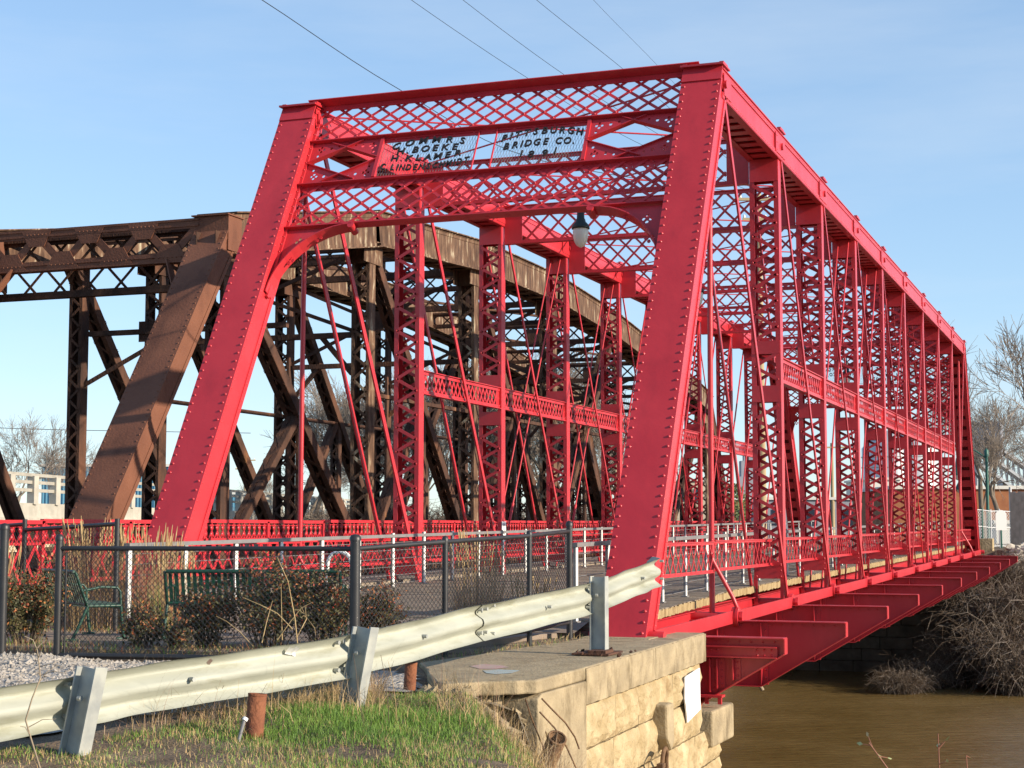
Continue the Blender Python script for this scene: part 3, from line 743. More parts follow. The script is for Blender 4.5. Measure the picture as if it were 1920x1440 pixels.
mb.prism([(-8.1,-9.6,-.35),(-1.75,-9.2,-.35),(-.98,-5.2,-.35),(-.6,-4.25,-.35),(-7.0,-4.25,-.35),(-8.1,-6.5,-.35)],(0,0,.27))
tag(mb.build("path", PATHM), None, None, kind="structure")
mb = MB(); mb.add([(-6.9,-4.9,-.074),(-.62,-4.9,-.074),(-.62,-4.28,.04),(-6.9,-4.28,.04),(-6.9,-4.28,-.3),(-.62,-4.28,-.3)], [(0,1,2,3),(3,2,5,4)]); tag(mb.build("ramp", PATHM), None, None, kind="structure")

# ------------------------------------------------------------------ near abutment
AB = thing("abutment", "pale sandstone abutment with concrete corner and white painted patch under the bridge's near end", "abutment", (0,-6,-2))
rs = random.Random(11)
mb = MB(); top = [(.97,-10.85),(.88,-10.90),(.83,-10.99),(.73,-11.03),(.66,-11.14),(.55,-11.20),(.50,-11.32),(.42,-11.38),(.33,-11.50),(.24,-11.38),(.15,-11.30),(.06,-11.12),(-.02,-10.98),(-.12,-10.78),(-.25,-10.55),(-.45,-10.1),(-.84,-9.4),(-.66,-7.8),(-.45,-5.6),(-.40,-3.5),(.76,-3.5),(.86,-6.3),(.965,-9.38)]
mb.prism([(x,y,-.25) for x,y in top], (0,0,.13))
o = mb.build("slab", CONC, AB); bm_ = o.modifiers.new("b", 'BEVEL'); bm_.width = .02; bm_.segments = 2
mb = MB()                                                    # concrete facing with a curved scoured edge
face = [(-9.38,-.255),(-10.70,-.255),(-10.84,-.30),(-10.86,-.62),(-10.84,-.78),(-10.74,-.95),(-10.66,-1.15),(-10.60,-1.6),(-10.5,-2.6),(-10.5,-5),(-9.38,-5)]
mb.prism([(.982,y,z) for y,z in face], (-.34,0,0))
o = mb.build("concrete_corner", CONC, AB); bm_ = o.modifiers.new("b", 'BEVEL'); bm_.width = .015; bm_.segments = 2
mb = MB(); rs2 = random.Random(9)                            # underside rubble of the broken slab
for i in range(90):
    t = rs2.random(); x = .98-.78*t+rs2.uniform(-.08,.05); y = -10.78-.45*t+rs2.uniform(0,.35); z = -.27-rs2.uniform(0,.07)-.42*(1-t)**3
    r_ = rs2.uniform(.03,.075); n_ = 7
    vs = [V((x,y,z))+V((rs2.gauss(0,1),rs2.gauss(0,1),rs2.gauss(0,1))).normalized()*r_*rs2.uniform(.7,1.2) for _ in range(10)]
    b_ = __import__("bmesh").new(); [b_.verts.new(v_) for v_ in vs]; __import__("bmesh").ops.convex_hull(b_, input=b_.verts); b_.verts.ensure_lookup_table(); b_.verts.index_update()
    used = [v_ for v_ in b_.verts if v_.link_faces]; ix = {v_:k for k,v_ in enumerate(used)}
    mb.add([v_.co for v_ in used], [tuple(ix[v_] for v_ in f_.verts) for f_ in b_.faces]); b_.free()
mb.build("broken_edge", CONC, AB)
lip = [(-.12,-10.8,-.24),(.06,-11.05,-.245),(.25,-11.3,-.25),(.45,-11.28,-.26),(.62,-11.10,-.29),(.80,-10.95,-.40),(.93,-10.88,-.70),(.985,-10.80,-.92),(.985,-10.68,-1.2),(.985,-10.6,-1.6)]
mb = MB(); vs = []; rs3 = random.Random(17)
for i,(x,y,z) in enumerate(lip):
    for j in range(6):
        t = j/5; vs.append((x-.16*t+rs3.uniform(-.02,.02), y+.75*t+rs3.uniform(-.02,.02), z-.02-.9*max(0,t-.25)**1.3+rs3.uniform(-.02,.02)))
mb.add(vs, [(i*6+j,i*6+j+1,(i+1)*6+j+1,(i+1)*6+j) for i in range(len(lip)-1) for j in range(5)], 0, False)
mb.build("undercut", STONED, AB)  # dark colour painted in for the shade beneath the broken slab
def stone_course(mb, ya, yb_, z0, z1, xf, face_amp, lens, depth=.6):
    """sandstone blocks along Y with rock-faced +X side"""
    y = ya
    while y < yb_-.05:
        L = min(lens*rs.uniform(.75,1.3), yb_-y)
        if yb_-(y+L) < .3: L = yb_-y
        nx, nz = max(2,int(L/.11)), 5; vs = []; fs = []
        for i in range(nx+1):
            for j in range(nz+1):
                yy = y+.006+(L-.012)*i/nx; zz = z0+.007+(z1-z0-.014)*j/nz
                e = min(i,nx-i,j,nz-j)
                vs.append((xf(yy)+(0 if e == 0 else face_amp*rs.uniform(.25,1)), yy+(rs.uniform(-.008,.008)), zz+rs.uniform(-.006,.006)))
        k = nz+1
        for i in range(nx):
            for j in range(nz): fs.append((i*k+j,(i+1)*k+j,(i+1)*k+j+1,i*k+j+1))
        mb.add(vs, fs, 0)
        xa, xb = xf(y), xf(y+L)
        for (pa, pb) in (((xa,y+.006),(xa-depth,y+.006)),((xb-depth,y+L-.006),(xb,y+L-.006))):
            mb.add([(pa[0],pa[1],z0+.007),(pa[0],pa[1],z1-.007),(pb[0],pb[1],z1-.007),(pb[0],pb[1],z0+.007)], [(0,1,2,3)])
        mb.add([(xa,y+.006,z1-.007),(xb,y+L-.006,z1-.007),(xb-depth,y+L-.006,z1-.007),(xa-depth,y+.006,z1-.007)], [(0,1,2,3)])
        mb.add([(xa,y+.006,z0+.007),(xb,y+L-.006,z0+.007),(xb-depth,y+L-.006,z0+.007),(xa-depth,y+.006,z0+.007)], [(3,2,1,0)])
        y += L
def xface(y): return .965-(.205)*(y+9.38)/5.88
mb = MB(); stone_course(mb, -9.38, -3.5, -.50, -.125, lambda y: xface(y)+.012, .012, 3.0, 1.0); o = mb.build("cap_course", CONC, AB)
mb = MB(); z = -.505
for i, h in enumerate((.44,.47,.46,.5,.5,.55,.55,.6)):
    stone_course(mb, -9.37, (-3.75 if i < 2 else -2.45), z-h, z-.005, lambda y: xface(y)-.03, .065, 1.35); z -= h
mb.build("stone_course", STONE, AB)
mb = MB(); mb.prism([(xface(-9.3)-.09,-9.36,-5),(xface(-3.8)-.09,-3.85,-5),(-8.0,-3.85,-5),(-8.0,-4.4,-5),(-1,-4.4,-5),(-.2,-9.36,-5)],(0,0,4.49)); mb.build("mortar_core", MORTAR, AB)
mb = MB(); mb.box((-4.1,-4.2,-.31),(8.0,1.6,.32)); mb.build("bridge_seat", CONC, AB)
for X in (XR, XL):
    mb = MB(); mb.box((X-.02,-4.72,-.21),(.95,.85,.2)); o = mb.build("bearing_block", CONC, AB); bm_ = o.modifiers.new("b",'BEVEL'); bm_.width = .025
mb = MB(); mb.box((.42,-2.85,-1.40),(.86,1.26,.48)); o = mb.build("projecting_block", CONC, AB); bm_ = o.modifiers.new("b",'BEVEL'); bm_.width = .03; bm_.segments = 2
mb = MB(); mb.box((-3.8,-2.95,-3.4),(8.5,1.0,3.5)); mb.build("stone_footing", STONE, AB)
mb = MB(); mb.prism([(xface(-6.2)-.1,-6.42,-.78),(xface(-6.2)-.1,-6.10,-.78),(xface(-6.2)-.1,-6.08,-1.22),(xface(-6.2)-.1,-6.2,-1.34),(xface(-6.2)-.1,-6.38,-1.18)],(.26,0,0)); o = mb.build("stone_bracket", CONC, AB); bm_ = o.modifiers.new("b",'BEVEL'); bm_.width = .03; bm_.segments = 2
mb = MB(); mb.prism([(xface(-4.5)+.045,y,z) for y,z in ((-4.95,-.60),(-4.88,-.58),(-4.2,-.53),(-4.18,-1.06),(-4.86,-1.16),(-4.90,-1.02),(-4.97,-.86))],(.018,-.0,0)); mb.build("white_patch", WPAINT, AB)
# ------------------------------------------------------------------ far abutment
FA = thing("abutment", "dark old stone abutment by the river under the red bridge's far end", "abutment", (-4,47,-2))
mb = MB(); z = -5.2; rs = random.Random(4)
while z < -.35:
    h = .5; x = -8.8
    while x < 1.2:
        L = min(rs.uniform(.9,1.6), 1.2-x); mb.box((x+L/2, 46.1+rs.uniform(-.05,.05), z+h/2),(L-.03,2.2,h-.03)); x += L
    z += h
mb.build("stone_block", STONED, FA)
mb = MB(); mb.box((-3.8,46.8,-.15),(10.4,3.2,.4)); mb.build("cap", STONED, FA)
mb = MB(); mb.box((-3.8,46.3,-2.8),(9.6,1.8,4.9)); mb.build("core", STONED, FA)

# ------------------------------------------------------------------ small builders
FW = V((-math.sin(YAW)*math.cos(PIT), math.cos(YAW)*math.cos(PIT), math.sin(PIT))); RT = V((math.cos(YAW), math.sin(YAW), 0)); UPV = RT.cross(FW)
def at(px, py, d): return CP+(FW+RT*((px-960)/3107)-UPV*((py-720)/3107))*d
def gz(x, y): return float(ground_z(x, y))
def hull(mb, c, r, rnd, n=12, m=0, sq=(1,1,1)):
    import bmesh
    b_ = bmesh.new()
    for _ in range(n):
        d = V((rnd.gauss(0,1),rnd.gauss(0,1),rnd.gauss(0,1))).normalized()*r*rnd.uniform(.75,1.15); b_.verts.new((d.x*sq[0],d.y*sq[1],d.z*sq[2]))
    bmesh.ops.convex_hull(b_, input=b_.verts)
    used = [v for v in b_.verts if v.link_faces]; ix = {v:k for k, v in enumerate(used)}
    mb.add([V(c)+v.co for v in used], [tuple(ix[v] for v in f.verts) for f in b_.faces], m); b_.free()

# ------------------------------------------------------------------ pedestrian handrails
def handrail(name, label, x, y0, y1, step, seed):
    t = thing(name, label, "handrail", (x, y0, zd(y0)), 0, "steel handrails along the deck")
    zr = lambda y: max(zd(y), -.02)+1.0
    mb = MB(); mb.beam((x,y0,zr(y0)),(x,y1,zr(y1)), .09, .055, (0,0,1)); mb.build("top_rail", GREYM, t)
    for h in (.14,.29,.44,.59,.74,.88):
        mb = MB(); mb.tube([(x,y0,zr(y0)-1+h),(x,y1,zr(y1)-1+h)], .006, 4); mb.build("cable", GREYM, t)
    y = y0+.05; i = 0
    while y < y1:
        mb = MB(); zz = zr(y)-1.0
        mb.box((x,y,zz+.49),(.035,.085,.98),0); mb.box((x+.02,y,zz+.49),(.008,.085,.98),1); mb.box((x,y,zz+.01),(.1,.14,.02),0)  # thin white strip puts sunlight into the colour of the post's right side
        mb.build("post", [GREYM, WHITE], t); y += step; i += 1
handrail("handrail", "grey steel handrail with posts painted white on their sunlit side along the far left edge of the deck", -6.45, -6.3, 45.5, 1.42, 1)
handrail("handrail", "grey steel handrail with posts painted white on their sunlit side just inside the nearest truss", -.62, -4.9, 45.5, 1.42, 2)

# ------------------------------------------------------------------ guardrail
GP = [V(p) for p in ((-1.75,-19.2,-.10),(-.83,-16.34,.06),(-0.537,-14.954,0.128),(.12,-13.2,.237),(.30,-10.6,.375),(.46,-7.75,.50),(.55,-6.0,.655),(.60,-5.05,.745))]
def gpath(t):
    i = min(int(t), len(GP)-2); u = t-i
    p0 = GP[max(i-1,0)]; p1 = GP[i]; p2 = GP[i+1]; p3 = GP[min(i+2,len(GP)-1)]
    return .5*((2*p1)+(p2-p0)*u+(2*p0-5*p1+4*p2-p3)*u*u+(3*p1-p0-3*p2+p3)*u**3)
GRD = thing("guardrail", "old galvanised roadside guardrail with leaning posts in front of the black fence", "guardrail", (-.4,-14.5,-.3))
PROF = [(.05,.19),(.035,.188),(.012,.165),(-.035,.125),(-.042,.105),(-.035,.085),(.035,.035),(.045,.0),(.035,-.035),(-.035,-.085),(-.042,-.105),(-.035,-.125),(.012,-.165),(.035,-.188),(.05,-.19)]
def wbeam(ta, tb, off, seed, curl=0):
    rg = random.Random(seed); mb = MB(); n = 26; vs = []; k = len(PROF); ph = rg.uniform(0,6)
    for side in (0,1):
        for i in range(n+1):
            t = ta+(tb-ta)*i/n; p = gpath(t); q = (gpath(min(t+.01,6.999))-gpath(max(t-.01,0))); q.z = q.z; q.normalize()
            nn = V((q.y,-q.x,0)).normalized(); up = nn.cross(q)*-1
            if up.z < 0: up = -up
            dn = .012*math.sin(t*9+ph)
            for (a,z) in PROF:
                e = 1.0+(.0 if abs(z) < .15 else .02*math.sin(t*13+ph))
                vs.append(p+nn*(a+off+dn-(.006 if side else 0)-(curl*max(0,(i-n+5))**2*.006))+up*(z*e*.90))
    fs = []
    for side in (0,1):
        o = side*(n+1)*k
        fs += [(o+i*k+j, o+i*k+j+1, o+(i+1)*k+j+1, o+(i+1)*k+j) for i in range(n) for j in range(k-1)]
    mb.add(vs, fs, 0, True)
    for (tt, zz) in ((ta+.04,.12),(ta+.04,-.10),(ta+.10,.14),(ta+.10,-.13),(tb-.05,.12),(tb-.05,-.1),((ta+tb)/2,.02)):
        p = gpath(tt); q = (gpath(tt+.01)-gpath(tt-.01)).normalized(); nn = V((q.y,-q.x,0)).normalized()
        c = p+nn*(off-.02+(.07 if abs(zz) < .05 else 0))+V((0,0,zz)); mb.tube([c,c+nn*.045], .018, 6, 1, smooth=False)
    return mb.build("rail_beam", [GALV, GALVP], GRD)
wbeam(0.05, 1.42, .0, 1); wbeam(1.36, 3.02, .018, 2); wbeam(2.97, 4.06, .0, 3); wbeam(4.0, 5.05, .016, 4); wbeam(5.0, 6.97, 0, 5, 1)
def gpost(pt, pb, t, wd=.19, dp=.13, base=False):
    q = (gpath(t+.01)-gpath(t-.01)); q.z = 0; q.normalize(); nn = V((q.y,-q.x,0)); pt, pb = V(pt), V(pb); a = (pt-pb).normalized()
    mb = MB(); mb.beam(pb, pt, .012, .17, nn)
    for s in (-1,1): mb.beam(pb+nn*s*.085, pt+nn*s*.085+a*.008, .115, .013, nn)
    c = pt-a*.2-nn*.02-q*.05; mb.tube([c,c+nn*.03], .02, 6, 0, smooth=False)
    mb.build("rail_post", GALVP, GRD)
def nside(t, k):
    q = (gpath(t+.01)-gpath(t-.01)); q.z = 0; q.normalize(); return V((q.y,-q.x,0))*k
p1 = gpath(1.36)+nside(1.36,.15); gpost(p1+V((.06,.02,.235)), p1+V((-.12,-.06,-.85)), 1.36)
p2 = gpath(3.03)+nside(3.03,.14); gpost(p2+V((.045,.02,.225)), p2+V((-.09,-.04,-.62)), 3.03)
p3 = gpath(5.02)+nside(5.02,.13); gpost(p3+V((0,0,.23)), V((p3.x,p3.y,-.115)), 5.02, .18, .13)
mb = MB(); mb.box((p3.x-.02,p3.y,-.10),(.42,.55,.02)); mb.box((p3.x+.05,p3.y-.1,-.075),(.2,.3,.03))
rq = random.Random(2)
for i in range(14): hull(mb, (p3.x+rq.uniform(-.25,.35),p3.y+rq.uniform(-.35,.35),-.09), rq.uniform(.015,.04), rq, 8)
mb.build("base_plate", RUST, GRD)

def smear(t0, t1, j0, j1, m, seed):
    rg = random.Random(seed); mb = MB(); vs = []; n = 9; k = j1-j0+1
    for i in range(n+1):
        u = i/n; t = t0+(t1-t0)*u; p = gpath(t); q = (gpath(t+.01)-gpath(t-.01)).normalized(); nn = V((q.y,-q.x,0)).normalized(); sh = math.sin(PI*min(1,u*1.02))**.6
        for j in range(k):
            a, z = PROF[j0+j]; dn = 0
            vs.append(p+nn*(a+.018+.012)+V((0,0,z*.9-(.02*u)+(rg.uniform(-.004,.004) if 0 < j < k-1 else 0))))
    mb.add(vs, [(i*k+j,i*k+j+1,(i+1)*k+j+1,(i+1)*k+j) for i in range(n) for j in range(k-1)], 0, True)
    mb.build("paint_smear", m, GRD)
SMW = mat("white_smear", (.62,.62,.60), None, .6); SMP = mat("pink_smear", (.46,.27,.25), (.40,.33,.27), .7, 9)
smear(2.70, 2.735, 2, 4, SMW, 1); smear(2.735, 2.755, 2, 5, SMW, 2); smear(2.30, 2.315, 2, 3, SMP, 3)
for (pts, m, zz) in (([(880,1249),(905,1245),(940,1247),(955,1251),(930,1254),(900,1254)], SMP, -.1165),([(905,1257),(935,1255),(975,1257),(960,1262),(930,1264),(912,1262)], mat("cyan_smear", (.33,.42,.42), (.36,.36,.31), .7, 8), -.1162)):
    mb = MB(); vs = []
    for px, py in pts:
        a = at(px,py,1); d_ = a-CP; vs.append(CP+d_*((zz-CP.z)/d_.z))
    mb.add(vs, [tuple(range(len(vs)))]); mb.build("paint_smear", m, AB)
# ------------------------------------------------------------------ chain-link fences
def mesh_panel(mb, a, b, za0, za1, zb0, zb1, cell=.075, r=.0021):
    """diagonal wires between two posts; z-range za0..za1 at a, zb0..zb1 at b"""
    a, b = V(a), V(b); L = (b-a).length; H = ((za1-za0)+(zb1-zb0))/2
    def Pt(u, v): 
        k = u/L; return V((a.x+(b.x-a.x)*k, a.y+(b.y-a.y)*k, (za0+(zb0-za0)*k)+v/H*((za1-za0)*(1-k)+(zb1-zb0)*k)))
    n = int((L+H)/cell); nn = V((-(b-a).y,(b-a).x,0)).normalized()
    for s in (1,-1):
        for i in range(n):
            x0 = i*cell-H; u0, v0, u1, v1 = x0, 0, x0+H, H
            if u0 < 0: v0 = -u0; u0 = 0
            if u1 > L: v1 -= u1-L; u1 = L
            if u1-u0 < .02: continue
            if s < 0: v0, v1 = H-v0, H-v1
            mb.beam(Pt(u0,v0)+nn*.002*s, Pt(u1,v1)+nn*.002*s, r*2, r*2, nn)
FN = thing("chain_link_fence", "low black chain-link fence in front of the benches and rose bushes", "fence", (-3,-9,-.15))
fp = [(-4.97,-9.87,-.16,1.14,.040,-.12,1.05),(-1.51,-9.55,-.4,1.14,.055,-.1,1.055),(-1.05,-8.2,-.2,1.12,.034,-.01,1.12),(-.74,-6.28,-.2,1.18,.034,.03,1.18),(-.63,-5.06,-.15,1.30,.042,.07,1.235)]
for (x,y,zb_,zt,r,_,_) in fp:
    mb = MB(); mb.tube([(x,y,zb_-.2),(x,y,zt)], r, 12); mb.lathe([(r*1.15,0),(r*1.15,.03),(r*.8,.06),(0,.07)], (x,y,zt), 12); mb.build("fence_post", BLACK, FN)
mb = MB(); mb.tube([(-4.88,-9.862,-.16),(-4.88,-9.862,1.0)], .012, 6); mb.build("tension_bar", BLACK, FN)
for i in range(4):
    (xa,ya,_,_,_,ba,ta),(xb_,yb_,_,_,_,bb,tb) = fp[i], fp[i+1]
    mb = MB(); mb.tube([(xa,ya,ta),(xb_,yb_,tb)], .027, 10); mb.build("top_rail", BLACK, FN)
    mb = MB(); mb.tube([(xa,ya,ba),(xb_,yb_,bb)], .022 if i else .03, 8); mb.build("bottom_rail", BLACK, FN)
    mb = MB(); mesh_panel(mb, (xa,ya,0), (xb_,yb_,0), ba, ta, bb, tb, .066); mb.build("wire_mesh", BLACK, FN)
GT = thing("fence_post", "tall black round gate post at the left edge, left of the fence opening", "post", (-5.62,-9.98,-.16))
mb = MB(); mb.tube([(-5.62,-9.98,-.4),(-5.62,-9.98,1.26)], .048, 12); mb.lathe([(.055,0),(.055,.03),(.04,.06),(0,.07)], (-5.62,-9.98,1.26), 12); mb.build("shaft", BLACK, GT)
mb = MB(); mb.tube([(-5.62,-9.98,1.02),(-5.72,-9.99,1.02)], .03, 8); mb.tube([(-5.62,-9.98,.35),(-5.72,-9.99,.35)], .03, 8); mb.build("hinge", BLACK, GT)
BF = thing("chain_link_fence", "black chain-link fence behind the pampas-like dry grass at left, meeting the steel handrail", "fence", (-7.6,-6.1,0))
bp_ = [(-10.4,-5.0),(-8.5,-5.75),(-6.44,-6.55)]
for (x,y) in bp_:
    mb = MB(); mb.tube([(x,y,-.2),(x,y,1.40)], .036, 10); mb.build("fence_post", BLACK, BF)
for i in range(2):
    a, b = bp_[i], bp_[i+1]
    mb = MB(); mb.tube([(*a,1.25),(*b,1.33)], .028, 8); mb.build("top_rail", BLACK, BF)
    mb = MB(); mesh_panel(mb, (*a,0), (*b,0), .0, 1.25, .0, 1.33, .08); mb.build("wire_mesh", BLACK, BF)

# ------------------------------------------------------------------ benches, bike rack, sign plates
def bench(label, loc, rz, wd):
    t = thing("bench", label, "bench", loc, rz, "green metal benches")
    def L(mb, n): o = mb.build(n, GREEN); o.parent = t; return o
    n = int(wd/.075)
    mb = MB(); 
    for i in range(n):
        x = -wd/2+.04+(wd-.08)*i/(n-1)
        pts = [(x,.24,.425),(x,.20,.44),(x,.0,.415),(x,-.17,.40)]
        for a, b in zip(pts, pts[1:]): mb.beam(a, b, .045, .006, (0,0,1))
    mb.tube([(-wd/2,.25,.42),(wd/2,.25,.42)], .022, 8); mb.beam((-wd/2,.255,.40),(wd/2,.255,.40), .01, .07, (0,0,1)); L(mb, "seat")
    mb = MB()
    for i in range(n):
        x = -wd/2+.04+(wd-.08)*i/(n-1); pts = [(x,-.17,.41),(x,-.22,.55),(x,-.30,.78),(x,-.33,.82)]
        for a, b in zip(pts, pts[1:]): mb.beam(a, b, .045, .006, (0,-1,.3))
    mb.tube([(-wd/2,-.335,.825),(wd/2,-.335,.825)], .024, 8); mb.tube([(-wd/2,-.18,.43),(wd/2,-.18,.43)], .018, 8); L(mb, "backrest")
    for s in (-1,1):
        x = s*(wd/2+.02)
        mb = MB(); mb.tube([(x,.25,.41),(x,.27,.2),(x,.30,.0)], .02, 8); mb.tube([(x,.36,.01),(x,.2,.01)], .02, 6); L(mb, "leg")
        mb = MB(); mb.tube([(x,-.17,.41),(x,-.26,.2),(x,-.36,.0)], .02, 8); mb.tube([(x,-.42,.01),(x,-.28,.01)], .02, 6); L(mb, "leg")
        mb = MB(); mb.tube([(x,.25,.41),(x,.24,.58),(x,.20,.63),(x,.0,.64),(x,-.22,.60)], .016, 8); L(mb, "armrest")
        mb = MB(); mb.tube([(x,.25,.41),(x,-.17,.41),(x,-.33,.82)], .02, 8); L(mb, "side_frame")
bench("green metal bench seen from its end, beside the dry grass at left", (-6.1,-7.75,-.08), -.62, 1.15)
bench("long green slatted bench seen from behind, half hidden by rose bushes", (-4.1,-6.98,-.08), .33, 2.12)
t = thing("bike_rack", "silver hoop bike rack standing behind the rose bushes", "bike rack", (-4.45,-3.95,.1))
mb = MB(); pts = [(-.19,0,0),(-.19,0,.65)]+[(-.19*math.cos(a),0,.65+.19*math.sin(a)) for a in [PI*i/10 for i in range(1,10)]]+[(.19,0,.65),(.19,0,0)]; mb.tube(pts, .028, 10); local(mb, "hoop", WHITE, t)
mb = MB(); mb.box((-.19,0,.01),(.12,.12,.02)); local(mb, "foot_plate", GREYM, t); mb = MB(); mb.box((.19,0,.01),(.12,.12,.02)); local(mb, "foot_plate", GREYM, t)
for k, lb in ((2,"narrow white notice plate fixed to a left truss post, behind the dry grass"),(7,"tiny white notice plate on a distant left truss post")):
    p = V((XL+.29, k*P-.02, 1.22)); t = thing("notice_plate", lb, "sign", p)
    mb = MB(); mb.box((0,0,.0),(.012,.24,.42)); mb.box((-.03,.0,.1),(.05,.03,.03)); local(mb, "plate", WPAINT, t)
    mb = MB(); rg = random.Random(k)
    for (z,h) in ((.13,.07),(.02,.06),(-.06,.05)):
        mb.box((.0075,-.03,z),(.003,.05,h)); mb.box((.0075,.04,z+.005),(.003,.04,h*.7))
    local(mb, "marks", GREYW, t)

# ------------------------------------------------------------------ rusty pipes and scrap
def pipe(name, label, a, b, r, cat="pipe", m=None, group=None):
    t = thing(name, label, cat, a, 0, group); mb = MB(); d = V(b)-V(a); L = d.length
    mb.lathe([(r,0),(r,L),(r*.86,L),(r*.86,L-.25),(0,L-.25)], (0,0,0), 18, 0, d); local(mb, "shaft", m or RUSTO, t)
    mb = MB(); mb.lathe([(r*1.03,L-.014),(r*1.03,L+.003),(r*.84,L+.003),(r*.84,L-.014),(r*1.03,L-.014)], (0,0,0), 18, 0, d); local(mb, "rim", m or RUSTO, t); return t
RUSTO = mat("orange_rust", (.13,.04,.018), (.24,.085,.035), .85, 7, bump=.4, bscale=40, c3=(.30,.12,.05))
RUSTB = mat("dark_rust", (.08,.04,.02), (.2,.11,.05), .85, 7, bump=.4, bscale=40)
a = at(473,1392,11.75); pipe("steel_pipe", "stout rusty pipe stub leaning in the grass under the guardrail, nearest", a-V((0,0,.1)), at(483,1301,11.8), .066)
a = at(766,1300,15.2); pipe("steel_pipe", "slim rusty pipe stub standing beside the broken concrete slab", a-V((0,0,.1)), at(771,1242,15.2), .056)
a = at(1026,1432,14.7); pipe("steel_pipe", "open brown pipe end poking up at the foot of the concrete corner", a-V((0,0,.0))-V((.03,.0,.06)), at(1045,1383,14.5), .085, m=RUSTB)
t = thing("conduit", "thin grey conduit with a white tip leaning on the rusty pipe stub", "pipe", at(444,1375,11.5)); mb = MB(); mb.tube([(0,0,-.1),at(458,1351,11.55)-at(444,1375,11.5)], .013, 8); local(mb, "shaft", GREYM, t)
mb = MB(); c0 = at(458,1351,11.55)-at(444,1375,11.5); mb.tube([c0,c0*1.22], .02, 8); local(mb, "tip", WPAINT, t)
hk = MB(); c = at(1232,1434,18.9); pts = []
for i in range(13):
    an = PI*(1.02-.95*i/12); pts.append(V((c.x+.02,c.y,c.z))+V((.06*math.sin(an*.5),.19*math.cos(an)+.12,.17*math.sin(an))))
pts.append(pts[-1]+V((0,.02,-.35))); hk.tube(pts, .026, 8); hk.box((pts[0].x,pts[0].y-.05,pts[0].z+.02),(.07,.13,.05)); hk.tube([pts[0],pts[0]+V((-.2,-.02,-.06))], .026, 8)
tag(hk.build("iron_hook", RUSTB), "curved rusty iron hook jutting from the lower stone courses", "hook")
for i, (lb, pl) in enumerate((("upper bent wire curving down the concrete corner",[(1016,1310),(1035,1330),(1060,1355),(1078,1382),(1086,1404)]),("lower bent wire of the pair on the concrete corner",[(1012,1335),(1040,1365),(1062,1400),(1080,1440),(1086,1460)]),("rusty wire hanging from the broken slab edge",[(985,1310),(996,1345),(1010,1380),(1022,1410)]))):
    mb = MB(); pts = [at(x,y,14.55+.35*(j/4)) for j,(x,y) in enumerate(pl)]; mb.tube(pts, .0075, 6); tag(mb.build("wire", RUSTB), lb, "wire")
rg = random.Random(5); mb = MB(); c = at(412,1436,11.5); hull(mb, (c.x,c.y,c.z-.02), .15, rg, 40, 0, (1.1,1,.85)); ROCKB = mat("clod", (.2,.145,.09),(.36,.27,.18),.95,9,bump=.8,bscale=30)
tag(mb.build("clod", ROCKB), "brown lump of earth lying in the grass beside the nearest rusty pipe stub", "rock")

# ------------------------------------------------------------------ ground cover
def inpoly(x, y, poly):
    x = np.asarray(x); y = np.asarray(y); c = np.zeros(x.shape, bool); n = len(poly)
    for i in range(n):
        (x1,y1),(x2,y2) = poly[i], poly[(i+1)%n]
        c ^= ((y1 > y) != (y2 > y)) & (x < (x2-x1)*(y-y1)/((y2-y1) or 1e-9)+x1)
    return c
GRAVP = [(-14,-21),(-3.3,-21),(-1.9,-17.2),(-1.25,-15.7),(-.75,-13.9),(.05,-11.9),(.2,-11.3),(-.45,-10.2),(-1.1,-9.9),(-1.7,-10.1),(-4.9,-10.15),(-5.8,-9.6),(-14,-9.5)]
def patch(name, poly, step, off, m):
    px = [p[0] for p in poly]; py = [p[1] for p in poly]
    xs_ = np.arange(min(px), max(px)+step, step); ys_ = np.arange(min(py), max(py)+step, step)
    X, Y = np.meshgrid(xs_, ys_); jx = X+.3*step*np.sin(X*17+Y*9); jy = Y+.3*step*np.sin(Y*15-X*11)
    ins = inpoly(jx, jy, poly); Z = ground_z(jx, jy)+off; n, k = X.shape; i = np.arange(n*k).reshape(n,k)
    q = np.stack([i[:-1,:-1],i[:-1,1:],i[1:,1:],i[1:,:-1]], -1).reshape(-1,4); q = q[ins.reshape(-1)[q].all(1)]
    me = bpy.data.meshes.new(name); me.from_pydata(np.stack([jx,jy,Z],-1).reshape(-1,3).tolist(), [], q.tolist()); me.materials.append(m)
    me.polygons.foreach_set("use_smooth", [True]*len(q)); me.update()
    o = bpy.data.objects.new(name, me); COL.objects.link(o); return o
tag(patch("gravel", GRAVP, .12, .02, GRAVEL), None, None, kind="structure")
def scatter_stones(name, poly, n, r0, r1, seed, m, cols=1):
    r = np.random.default_rng(seed); px = [p[0] for p in poly]; py = [p[1] for p in poly]
    X = r.uniform(min(px),max(px),n*4); Y = r.uniform(min(py),max(py),n*4); k = inpoly(X,Y,poly); X, Y = X[k][:n], Y[k][:n]; n = len(X)
    Z = ground_z(X,Y)+.02; R = r.uniform(r0,r1,n)*r.choice([.6,1,1,1.5],n)
    base = np.array([(1,0,0),(-1,0,0),(0,1,0),(0,-1,0),(0,0,1),(0,0,-1)],float); tri = np.array([(0,2,4),(2,1,4),(1,3,4),(3,0,4),(2,0,5),(1,2,5),(3,1,5),(0,3,5)])
    vs = base[None]*r.uniform(.6,1.2,(n,6,3))+r.normal(0,.25,(n,6,3)); vs = vs*R[:,None,None]*np.array([1,1,.7])+np.stack([X,Y,Z],-1)[:,None,:]
    fs = tri[None]+6*np.arange(n)[:,None,None]
    me = bpy.data.meshes.new(name); me.from_pydata(vs.reshape(-1,3).tolist(), [], fs.reshape(-1,3).tolist()); me.materials.append(m); me.update()
    o = bpy.data.objects.new(name, me); COL.objects.link(o); return o
